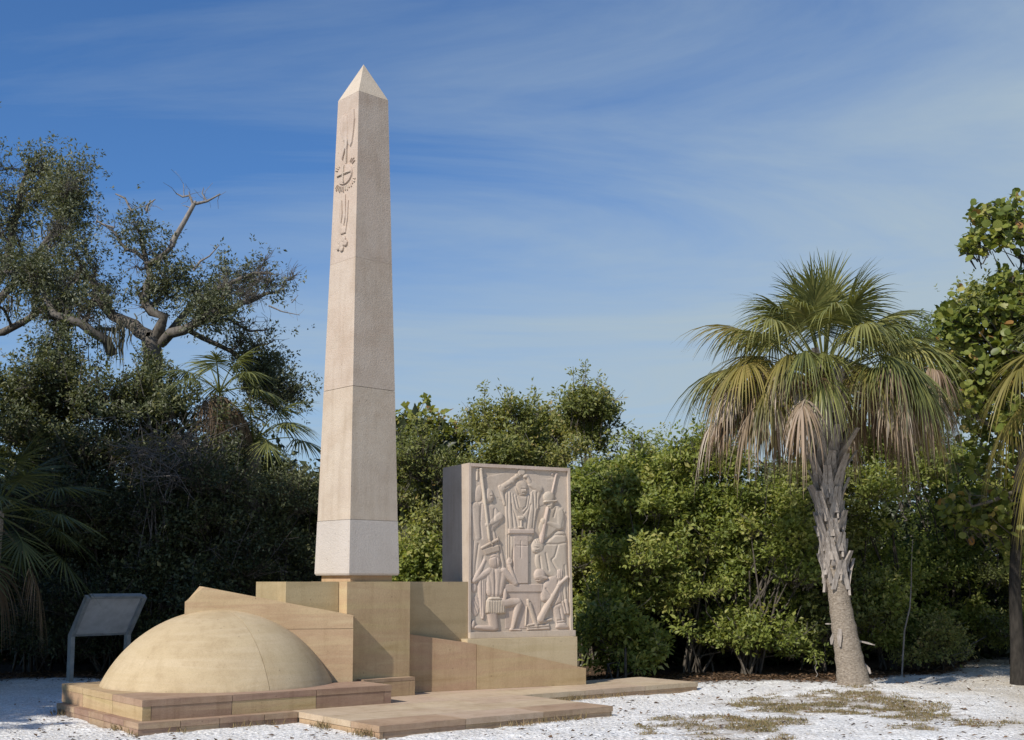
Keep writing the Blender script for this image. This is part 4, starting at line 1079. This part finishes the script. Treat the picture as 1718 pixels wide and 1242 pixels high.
# tall pale oak further left
OY2 = 27.0
q7 = lambda x, y, dy=0: at(x, y, OY2 + dy)
oak2 = thing('oak_tree', 'tall thin-leaved oak at the left edge, hung with grey moss', 'tree', Vector((q7(-40, 900).x, OY2, 0)))
tr = Tree(4)
tr.limb([Vector((q7(-40, 900).x, OY2, 0)), q7(-38, 760), q7(-30, 600), q7(-25, 520)], .28, .2, 0, 0)
tr.limb([q7(-25, 520), q7(10, 450, .3), q7(22, 380, .3), q7(35, 320), q7(50, 270)], .15, .03, 0, 9)
tr.limb([q7(-25, 540), q7(20, 480, -.8), q7(60, 430, -1), q7(95, 380, -.8), q7(118, 330, -.5)], .12, .02, 0, 10)
tr.limb([q7(-28, 500), q7(-60, 400), q7(-40, 320), q7(-20, 255)], .13, .02, 0, 9)
tr.limb([q7(-30, 560), q7(40, 540, -1), q7(100, 500, -1.2), q7(150, 440, -1)], .10, .02, 0, 9)
tr.limb([q7(-28, 520), q7(-90, 440, .5), q7(-150, 360, .5), q7(-220, 330, .5)], .12, .02, 0, 9)
tr.limb([q7(-28, 560), q7(-110, 520, -.5), q7(-220, 470, -.5)], .12, .02, 0, 9)
tr.tb.build('trunk', M['bark'], oak2)
tree_leaves(tr, 6, .08, 'oak', oak2, .7, .64, 2, .18)
def moss(parent, spots):
    V, F, T = [], [], []
    for (p_, L, n) in spots:
        for _ in range(n):
            q = Vector(p_) + Vector((RNG.normal() * .12, RNG.normal() * .15, RNG.normal() * .08)); l = L * RNG.uniform(.4, 1.1); b = len(V); a = RNG.random() * 3.14; sd = Vector((math.cos(a), math.sin(a), 0)) * .014
            for j in range(4):
                t = j / 3; c = q + Vector((RNG.normal() * .02, RNG.normal() * .02, -l * t)); w = (1, 1.3, .9, .2)[j]
                V.append(tuple(c - sd * w)); V.append(tuple(c + sd * w))
            for j in range(3): F.append((b + 2 * j, b + 2 * j + 1, b + 2 * j + 3, b + 2 * j + 2)); T.append(RNG.random())
    return link('hanging_moss', np_mesh('hanging_moss', V, F, T), M['moss'], parent, 'stuff')
moss(oak2, [(q7(x, y, -1), L, n) for x, y, L, n in ((104, 525, .9, 50), (92, 500, .5, 14), (60, 470, .4, 10), (20, 500, .5, 12), (75, 380, .4, 8))])
moss(oak, [(z7(x, y, -.6), L, n) for x, y, L, n in ((380, 720, .6, 16), (440, 730, .8, 30), (470, 700, .5, 14), (250, 700, .4, 8), (330, 700, .4, 8))])

# ---- thicket left of the obelisk
V_ = 'thicket shrubs behind the monument'
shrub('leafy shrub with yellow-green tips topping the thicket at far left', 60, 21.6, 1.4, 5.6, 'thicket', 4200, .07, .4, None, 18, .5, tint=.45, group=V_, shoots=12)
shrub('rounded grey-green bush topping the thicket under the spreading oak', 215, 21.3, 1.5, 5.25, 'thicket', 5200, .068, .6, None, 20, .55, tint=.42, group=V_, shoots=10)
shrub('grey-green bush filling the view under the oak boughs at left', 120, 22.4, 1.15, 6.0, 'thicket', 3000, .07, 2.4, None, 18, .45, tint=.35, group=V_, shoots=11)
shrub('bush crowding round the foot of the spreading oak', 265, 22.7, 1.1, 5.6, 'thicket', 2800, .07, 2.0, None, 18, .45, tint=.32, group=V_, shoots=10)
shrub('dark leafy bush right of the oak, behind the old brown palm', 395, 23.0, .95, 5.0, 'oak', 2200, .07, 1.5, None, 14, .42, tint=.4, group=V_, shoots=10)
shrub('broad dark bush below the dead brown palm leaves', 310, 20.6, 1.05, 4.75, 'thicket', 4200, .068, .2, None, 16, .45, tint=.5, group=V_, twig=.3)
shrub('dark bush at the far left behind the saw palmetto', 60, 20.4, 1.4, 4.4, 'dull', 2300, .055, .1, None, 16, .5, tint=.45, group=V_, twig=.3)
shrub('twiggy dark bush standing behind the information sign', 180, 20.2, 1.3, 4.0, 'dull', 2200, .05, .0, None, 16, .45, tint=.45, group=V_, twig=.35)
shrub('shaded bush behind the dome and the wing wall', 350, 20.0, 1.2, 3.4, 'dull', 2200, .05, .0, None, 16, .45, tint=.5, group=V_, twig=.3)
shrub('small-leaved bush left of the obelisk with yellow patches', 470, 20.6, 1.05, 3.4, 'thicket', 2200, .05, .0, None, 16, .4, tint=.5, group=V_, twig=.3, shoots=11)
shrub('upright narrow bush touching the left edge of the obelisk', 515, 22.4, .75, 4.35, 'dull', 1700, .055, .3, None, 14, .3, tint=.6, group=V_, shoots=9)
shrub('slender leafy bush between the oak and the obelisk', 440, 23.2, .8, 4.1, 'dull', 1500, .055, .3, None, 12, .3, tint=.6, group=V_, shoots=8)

# bare grey twig bush
c0 = at(270, 745, 19.7)
tw = thing('bare_shrub', 'leafless grey twiggy shrub in the middle of the left thicket', 'shrub', Vector((c0.x, 19.9, 0)))
tb = Tubes(3)
for i in range(85):
    a0 = Vector((c0.x + RNG.normal() * .3, 19.75 + RNG.normal() * .2, RNG.uniform(3.2, 3.9)))
    d = Vector((RNG.normal() * .9 + .35, -abs(RNG.normal()) * .5, RNG.normal() * .55 + .1)).normalized(); L = RNG.uniform(.4, .9)
    p1 = a0 + d * L * .5 + Vector(RNG.normal(size=3)) * .06; p2 = a0 + d * L + Vector(RNG.normal(size=3)) * .1
    tb.add([a0, p1, p2], [.012, .008, .003])
    for _ in range(4):
        q = a0.lerp(p2, RNG.uniform(.3, 1)); e = q + (d * .4 + Vector(RNG.normal(size=3)) * .5) * .35
        tb.add([q, q.lerp(e, .5) + Vector(RNG.normal(size=3)) * .02, e], [.006, .004, .002])
for i in range(9):
    tb.add([Vector((c0.x + RNG.normal() * .1, 19.95, 0)), Vector((c0.x + RNG.normal() * .2, 19.9, 1.2)), Vector((c0.x + RNG.normal() * .3, 19.8, 3.3))], [.03, .024, .014])
tb.build('twigs', M['drytwig'], tw, 'stuff')

# old palm inside the thicket, with brown leaves
p0 = at(368, 668, 21.4)
op = thing('cabbage_palm', 'shadowy cabbage palm in the left thicket with drooping brown leaves', 'palm tree', Vector((p0.x, 21.4, 0)))
tb = Tubes(10); tb.add([Vector((p0.x + .15, 21.4, 0)), Vector((p0.x + .08, 21.4, 2)), p0], [.2, .18, .16]); tb.build('trunk', M['bark'], op)
for i in range(9): frond(p0 + Vector((0, 0, .1)), i * ga, R(70 - 6 * i), .65, .7, M['frond'], op, .35, 30, .013, 112, .3, .4)
for i in range(9): frond(p0 + Vector((0, 0, .0)), -.7 + (i - 4) * .28, R(20 - 5 * i), .40, .5, M['frond_d'], op, .7, 26, .011, 85, .10, .3, 'dead_frond')
p1 = at(425, 745, 22.0)
op2 = thing('cabbage_palm', 'small green palm low behind the old brown palm, left of the obelisk', 'palm tree', Vector((p1.x, 22.0, 0)))
tb = Tubes(8); tb.add([Vector((p1.x, 22, 0)), p1], [.16, .14]); tb.build('trunk', M['trunk'], op2)
for i in range(13): frond(p1, i * ga, R(62 - 5 * i), .8, .8, M['frond'], op2, .35, 34, .013, 112, .4, .4)
# saw palmetto at the left edge
p2 = at(-10, 880, 17.4)
sp_ = thing('saw_palmetto', 'dark palmetto with stiff fan leaves at the left edge', 'palm', Vector((p2.x, 17.4, 0)))
tb = Tubes(8); tb.add([Vector((p2.x - .1, 17.4, -.05)), p2 + Vector((0, 0, .2))], [.16, .14]); tb.build('trunk', M['trunk'], sp_)
for i in range(24): frond(p2 + Vector((0, 0, .15)), i * ga, R(72 - 4.6 * i), .85 + .1 * math.sin(i), .75, M['frond'], sp_, .28, 32, .013, 120, .15, .7)
for i in range(4): frond(p2, i * ga + 1.8, R(-25 - 3 * i), .6, .7, M['frond_d'], sp_, .8, 28, .012, 85, .4, .1, 'dead_frond')

# ---- hedge to the right of the obelisk
H_ = 'hedge shrubs right of the obelisk'
sh = shrub
sh('round-leaved bush with yellowish leaves just right of the obelisk', 690, 23.0, .55, 4.75, 'grape', 700, .10, 1.6, None, 12, .28, tint=.5, k=5, aspect=.95, group=H_, shoots=2)
sh('green bush filling the gap between the obelisk and the slab', 705, 19.4, .95, 2.5, 'bright', 2400, .07, .0, None, 18, .35, tint=.5, group=H_)
sh('grey-green twiggy bush above and left of the slab', 725, 20.8, 1.15, 3.9, 'scrub', 2700, .06, .8, None, 18, .4, tint=.42, group=H_, twig=.5, shoots=5)
sh('tall leafy bush with a high sprout directly above the slab', 850, 21.6, 1.15, 4.75, 'scrub', 3600, .07, 1.0, None, 34, .28, tint=.5, group=H_, shoots=18)
sh('tall ragged bush standing over the right corner of the slab', 985, 21.8, 1.0, 4.85, 'scrub', 2900, .07, 1.0, None, 32, .25, tint=.5, group=H_, shoots=14, twig=.3)
sh('sunlit green bush right of the slab below the ragged bush', 1050, 20.0, 1.25, 3.5, 'bright', 3900, .075, .0, None, 36, .32, tint=.52, group=H_, shoots=10)
sh('bushy green shrub left of the palm, reaching the tan leaf tips', 1160, 20.2, 1.25, 3.75, 'bright', 3900, .075, .0, None, 36, .32, tint=.5, group=H_, shoots=18)
sh('low bright green shrub beside the slab base', 1040, 18.9, .60, .95, 'bright', 1100, .08, .0, None, 24, .16, tint=.55, group=H_)
sh('dark drooping bush directly left of the palm trunk', 1260, 19.8, 1.15, 3.0, 'bright', 2900, .075, .0, None, 32, .30, tint=.48, group=H_, twig=.3, shoots=6)
sh('shaded bush behind the palm trunk', 1370, 20.6, 1.2, 3.6, 'scrub', 2500, .075, .0, None, 18, .42, tint=.38, group=H_, twig=.3)
sh('shadowy bush with sunlit sprigs right of the palm trunk', 1490, 20.9, 1.15, 4.5, 'bright', 2400, .078, .0, None, 18, .42, tint=.48, group=H_, twig=.3, shoots=6)
sh('leafy green shrub behind the right end of the path', 1600, 22.4, 1.4, 5.3, 'bright', 2800, .08, .0, None, 20, .48, tint=.45, group=H_)
sh('dark shrub at the right edge beside the path', 1715, 22.0, 1.1, 2.9, 'scrub', 2200, .06, .0, None, 16, .42, tint=.35, group=H_)
sh('small yellow-green weed shrub at the path edge right of the palm', 1560, 20.3, .55, .75, 'scrub', 900, .05, .0, None, 10, .22, tint=.6, group=H_, twig=.4)
sh('tall narrow tree top peeking above the palm leaves at right', 1530, 25.0, 1.0, 7.1, 'bright', 1700, .07, 3.5, None, 12, .45, name='slender_tree', catg='tree', tint=.3, r=.07, twmat='bark')
sh('distant small tree top seen between hedge and palm', 1115, 25.5, .9, 4.7, 'bright', 1500, .065, 2.0, None, 22, .24, name='small_tree', catg='tree', tint=.45, r=.06, twmat='bark')
sh('leafy bush filling the skyline between the obelisk and the slab top', 770, 23.6, 1.15, 4.55, 'scrub', 2600, .08, .8, None, 24, .38, tint=.45, group=H_, shoots=6, twig=.3)
sh('broad green canopy behind the ragged bush and the slab', 930, 23.8, 1.35, 4.75, 'scrub', 3200, .08, .8, None, 28, .40, tint=.5, group=H_, shoots=8, twig=.3)
sh('olive bush closing the gap between the ragged bush and the palm', 1065, 23.0, 1.1, 4.1, 'scrub', 2500, .08, .6, None, 22, .38, tint=.48, group=H_, shoots=6, twig=.3)
# the sprout above the slab
# thin saplings right of the palm
for (u, v, u2, v2, lab) in ((1512, 1135, 1532, 905, 'thin pale sapling stem leaning right of the palm'), (1370, 1138, 1368, 1100, 'tiny bare seedling at the hedge foot left of the palm')):
    b = gnd(u, v); e = at(u2, v2, b.y + .1)
    t = thing('sapling', lab, 'sapling', b)
    tb = Tubes(5); n = 7
    tb.add([b.lerp(e, i / 6) + Vector((RNG.normal() * .02, 0, 0)) for i in range(n)], [.016 - .0015 * i for i in range(n)] if v2 < 1000 else [.008 - .0008 * i for i in range(n)])
    tb.build('stem', M['deadwood'], t)
    m = 40 if v2 < 1000 else 14
    cc = np.array([list(b.lerp(e, RNG.uniform(.75, 1.15)) + Vector(RNG.normal(size=3)) * (.16 if v2 < 1000 else .05)) for _ in range(m)])
    link('leaves', leaf_mesh('leaves', *sprigs(cc, rnd(m), 6, np.full(m, .12), .055, tint0=np.full(m, .5))), M['bright'], t, 'stuff')

# ---- sea grape at the right edge: big round leaves, the nearest three hundred one by one
GY_ = 18.6
gp = thing('sea_grape', 'sea grape tree with large round yellow-green leaves at the right edge', 'tree', Vector((at(1760, 900, GY_).x, GY_, 0)))
tr = Tree(6, .55)
w = lambda u, v, dy=0: at(u, v, GY_ + dy)
b0 = Vector((at(1760, 900, GY_).x, GY_, 0))
tr.limb([b0, w(1755, 950), w(1745, 800), w(1735, 720)], .16, .12, 0, 0)
for L_ in ([(1735, 720), (1690, 640, -.3), (1650, 560, -.4), (1620, 520, -.5)], [(1735, 720), (1720, 600, .2), (1700, 520, .1), (1680, 480)], [(1735, 700), (1745, 540), (1720, 440, .2), (1680, 400, .1), (1640, 395)], [(1740, 640), (1760, 480), (1720, 380), (1700, 350)],
           [(1735, 760), (1690, 740, -.6), (1640, 700, -.8), (1600, 640, -.7)], [(1740, 820), (1690, 830, -.9), (1630, 850, -1.1)], [(1735, 760), (1760, 650, .4), (1790, 560, .4)]):
    tr.limb([w(*q) for q in L_], .06, .015, 1, 5, .7)
tr.tb.build('trunk', M['bark'], gp)
spots = [(1665, 385, 42, 40, .4, 110), (1700, 370, 30, 40, .4, 70), (1630, 410, 22, 20, .3, 36), (1640, 540, 55, 50, .6, 240), (1690, 510, 40, 50, .6, 210), (1600, 560, 30, 45, .5, 120), (1620, 640, 45, 50, .6, 170), (1685, 620, 45, 60, .6, 220), (1650, 700, 45, 40, .6, 90), (1700, 720, 30, 40, .6, 80), (1665, 860, 55, 38, .5, 170), (1615, 860, 30, 25, .4, 60), (1700, 830, 25, 40, .5, 70), (1640, 780, 50, 30, .5, 50), (1700, 920, 25, 40, .5, 50), (1760, 560, 40, 90, .8, 150), (1745, 420, 30, 50, .5, 90)]
PP, TT = [], []
for u, v, ru, rv, dy, n in spots:
    a = RNG.random(n) * 6.283; q = np.sqrt(RNG.random(n)); d = RNG.normal(size=n) * dy * .7 - .3
    for i in range(n):
        PP.append(list(at(u + ru * q[i] * math.cos(a[i]), v + rv * q[i] * math.sin(a[i]), GY_ + d[i]))); TT.append(.5 + RNG.normal() * .2)
PP = np.array(PP); n = len(PP)
A = rnd(n) + np.array([0, -.5, .3])
lv = sprigs(PP, A, 3, np.full(n, .18), .108, aspect=.98, tint0=np.clip(np.array(TT), 0, 1))
order = np.argsort(lv[0][:, 1])
near, rest = order[:300], order[300:]
link('foliage', leaf_mesh('foliage', *[x[rest] for x in lv], 'round'), M['grape'], gp, 'stuff')
gT, gF = LEAF['round']
gmeshes = []
for tv in (.15, .32, .45, .55, .65, .8, .95):
    me = np_mesh('leaf', gT, np.array(gF), [tv] * len(gF)); me.materials.append(M['grape']); gmeshes.append(me)
for i in near:
    D = Vector(lv[1][i]).normalized(); N = Vector(lv[2][i]); Y = N.cross(D).normalized(); Z = D.cross(Y)
    mt = Matrix((D * lv[3][i], Y * lv[4][i], Z * lv[3][i])).transposed().to_4x4(); mt.translation = Vector(lv[0][i]) - gp.location
    o = bpy.data.objects.new('leaf', gmeshes[int(np.clip(lv[5][i] * 7, 0, 6))]); C.objects.link(o); o.parent = gp; o.matrix_local = mt
tb = Tubes(3)
for p_ in PP[::2]:
    p_ = Vector(p_); e = p_ + Vector((.25, .25, -.1)) + Vector(RNG.normal(size=3)) * .12
    tb.add([p_, p_.lerp(e, .5) + Vector(RNG.normal(size=3)) * .03, e], [.006, .009, .012])
tb.build('twigs', M['twig'], gp, 'stuff')
# palm leaves reaching in from the right
p3 = at(1850, 640, 16.2)
rp_ = thing('cabbage_palm', 'palm at the right edge, only its yellow-green drooping leaves in view', 'palm tree', Vector((p3.x, 16.2, 0)))
tb = Tubes(10); tb.add([Vector((p3.x + .1, 16.2, -.05)), Vector((p3.x + .05, 16.2, 2)), p3], [.25, .19, .24]); tb.build('trunk', M['trunk'], rp_)
for i in range(22): frond(p3 + Vector((0, 0, .1)), i * ga + .4, R(75 - 5 * i), 1.05, .95, M['frond_y'] if i > 4 else M['frond'], rp_, .3 + .03 * i, 44, .013, 112, .45, .35)
# dark trunk at the right edge
b = gnd(1712, 1150); t = bm = None
tt = thing('tree_trunk', 'dark leaning tree trunk at the right edge of the path', 'tree', b)
tb = Tubes(10); tb.add([b + Vector((0, 0, -.05)), b + Vector((-.02, 0, .5)), b + Vector((.0, .05, 1.4)), b + Vector((.15, .1, 3.0)), b + Vector((.5, .1, 4.6))], [.15, .10, .085, .08, .05]); tb.build('trunk', M['darkbark'], tt)
lb = np.array([[b.x + .6 + RNG.normal() * .5, b.y + RNG.normal() * .5, 4.3 + RNG.random() * 1.4, .5] for _ in range(10)])
(lv, _, _) = foliage(lb, 900, 8, .07, tint=.35)
link('crown', leaf_mesh('crown', *lv), M['scrub'], tt, 'stuff')

# ---- understorey mass behind everything, and the wood outside the frame at left that shades the thicket
def mass(name, boxes, size, mat, aspect=.55, tint=.4, label=None, catg=None):
    P = []
    for x0, x1, y0, y1, z0, z1, n in boxes:
        q = RNG.random((n, 3)); zt_ = z0 + (z1 - z0) * (.72 + .56 * vnoise(x0 + (x1 - x0) * q[:, 0], q[:, 1] * 3, .8, 4) - .28)
        P.append(np.stack([x0 + (x1 - x0) * q[:, 0], y0 + (y1 - y0) * q[:, 1], z0 + (zt_ - z0) * q[:, 2]], -1))
    P = np.concatenate(P); n = len(P)
    L = size * (.6 + .8 * RNG.random(n))
    o = link(name, leaf_mesh(name, P, rnd(n), rnd(n) + np.array([0, -.2, .6]), L, L * aspect, np.clip(tint + .15 * RNG.normal(size=n), 0, 1)), M[mat], None, 'stuff')
    tag(o, label, catg)
    return o
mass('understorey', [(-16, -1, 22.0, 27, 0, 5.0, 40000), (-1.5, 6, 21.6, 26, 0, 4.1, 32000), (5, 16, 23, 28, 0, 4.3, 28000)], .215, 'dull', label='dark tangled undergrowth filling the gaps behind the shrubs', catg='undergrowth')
def wood(boxes, size):
    P = []
    for cx, cy, cz, r, n in boxes:
        P.append(np.array([cx, cy, cz]) + rnd(n) * (r * RNG.random(n) ** .4)[:, None] * np.array([1, 1, .8]))
    P = np.concatenate(P); n = len(P); L = size * (.6 + .8 * RNG.random(n))
    return leaf_mesh('woodland', P, rnd(n), rnd(n), L, L * .6, np.clip(.5 + .15 * RNG.normal(size=n), 0, 1))
wb = []
for (x, y, h, r) in ((-9.6, 11.0, 5.2, 2.0), (-11.2, 9.2, 7.5, 2.6), (-12.8, 12.6, 8.2, 2.8), (-10.6, 14.2, 5.6, 2.2), (-12.2, 7.2, 8.6, 2.8), (-13.6, 9.6, 10.2, 3.0), (-9.9, 17.4, 4.8, 1.8), (-15.2, 14.5, 9.5, 3.0), (-15, 6, 10.5, 3.2), (-9.7, 12.9, 10.6, 2.2), (-10.0, 15.2, 8.6, 2.0), (-10.9, 16.8, 7.2, 2.1), (-10.6, 7.2, 6.0, 2.0), (-12.6, 17, 7.5, 2.6)):
    x -= .9 if y < 13 else .1
    wb += [(x, y, h - r * .8, r, int(640 * r)), (x + .4, y, h * .45, r * .9, int(460 * r)), (x, y + .2, h * .66, r * .85, int(430 * r))]
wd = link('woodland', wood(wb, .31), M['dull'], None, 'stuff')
tag(wd, 'dense wood beyond the left edge that casts the shade on the thicket', 'woodland')

# ------------------------------------------------------------------ small stuff on the ground
def on_ground(x, y): return gheight(x, y)
def inside_platform(x, y, m=.0):
    u = x * MF.x.x + y * MF.x.y; v = x * MF.y.x + y * MF.y.y
    A_ = (u > 4.47 - m) & (u < 12.42 + m) & (v > 11.69 - m) & (v < np.where(u < 11, 14.23, 12.85) + m)
    B_ = (u > 6.225 - m) & (u < 9.297 + m) & (v > 10.05 - m) & (v < 11.8)
    return A_ | B_
n = 20000                                   # broken shell
x = RNG.uniform(-6.8, 8.5, n); y = 9.8 + 10.5 * RNG.random(n) ** 1.5
ok = ~inside_platform(x, y) & (y < hedge_edge(x) + .1)
x, y = x[ok], y[ok]; n = len(x)
P = np.stack([x, y, on_ground(x, y) + .003], -1); L = .012 + .022 * RNG.random(n) ** 2
N = rnd(n) * .32 + np.array([0, 0, 1.0]); D = rnd(n); D -= nrm(N) * (D * nrm(N)).sum(-1, keepdims=True)
link('shell_fragments', leaf_mesh('shell_fragments', P, D, N, L, L * .8, np.full(n, .5), 'round'), M['shell'], None, 'stuff')
n = 16000                                   # grass
xs_, ys_ = [], []
for p_, rx, ry in PW:
    m = int(10000 * rx * ry * 3.0); a = RNG.random(m) * 6.283; q = np.sqrt(RNG.random(m)) * 1.05
    xs_.append(p_.x + rx * q * np.cos(a)); ys_.append(p_.y + ry * 3.0 * q * np.sin(a))
x = np.concatenate(xs_); y = np.concatenate(ys_)
ok = (vnoise(x, y, 4.0, 5) * .6 + vnoise(x, y * 2.2, 9.0, 6) * .5 > .56) & ~inside_platform(x, y, .05); x, y = x[ok], y[ok]; n = len(x)
P = np.stack([x, y, on_ground(x, y) - .004], -1); D = rnd(n) * 1.0 + np.array([0, 0, .55]); L = .018 + .034 * RNG.random(n)
link('turf', leaf_mesh('turf', P, D, rnd(n), L, np.full(n, .007), RNG.random(n)), M['grass'], None, 'stuff')
# dry weeds along the platform edges
xs_, ys_ = [], []
for (u0, v0, u1, v1, m) in ((4.42, 11.6, 4.42, 14.2, 220), (6.17, 10.1, 6.17, 11.6, 330), (7.6, 10.0, 8.9, 10.0, 110), (4.7, 11.64, 6.1, 11.64, 60), (9.4, 11.64, 11.2, 11.64, 120)):
    t = RNG.random(m); t = .5 + (t - .5) * .95
    u = u0 + (u1 - u0) * t + RNG.normal(size=m) * .035; v = v0 + (v1 - v0) * t + RNG.normal(size=m) * .03
    X = u * MF.x.x + v * MF.y.x; Y = u * MF.x.y + v * MF.y.y
    kk = (vnoise(X, Y, 3.2, 9) > .45); xs_.append(X[kk]); ys_.append(Y[kk])
x = np.concatenate(xs_); y = np.concatenate(ys_); n = len(x)
P = np.stack([x, y, on_ground(x, y) - .004], -1); D = rnd(n) * .55 + np.array([0, 0, 1.0]); L = .03 + .075 * RNG.random(n)
link('weeds', leaf_mesh('weeds', P, D, rnd(n), L, np.full(n, .008), RNG.random(n) * .6), M['grass'], None, 'stuff')
# fallen leaves along the hedge and scattered twigs on the shell
x = RNG.uniform(-9, 9, 9000); y = hedge_edge(x) + RNG.normal(size=9000) * .35 + .25 + .8 * RNG.random(9000)
ok = ~inside_platform(x, y, .02); x, y = x[ok], y[ok]
x2 = RNG.uniform(-6, 8, 1500); y2 = 10 + 9 * RNG.random(1500) ** 1.4; ok = ~inside_platform(x2, y2, .0)
x = np.concatenate([x, x2[ok]]); y = np.concatenate([y, y2[ok]]); n = len(x)
P = np.stack([x, y, on_ground(x, y) + .006], -1); N = rnd(n) * .5 + np.array([0, 0, 1.0]); D = rnd(n); D -= nrm(N) * (D * nrm(N)).sum(-1, keepdims=True); L = .04 + .05 * RNG.random(n)
link('leaf_litter', leaf_mesh('leaf_litter', P, D, N, L, L * .45, RNG.random(n)), M['litter'], None, 'stuff')
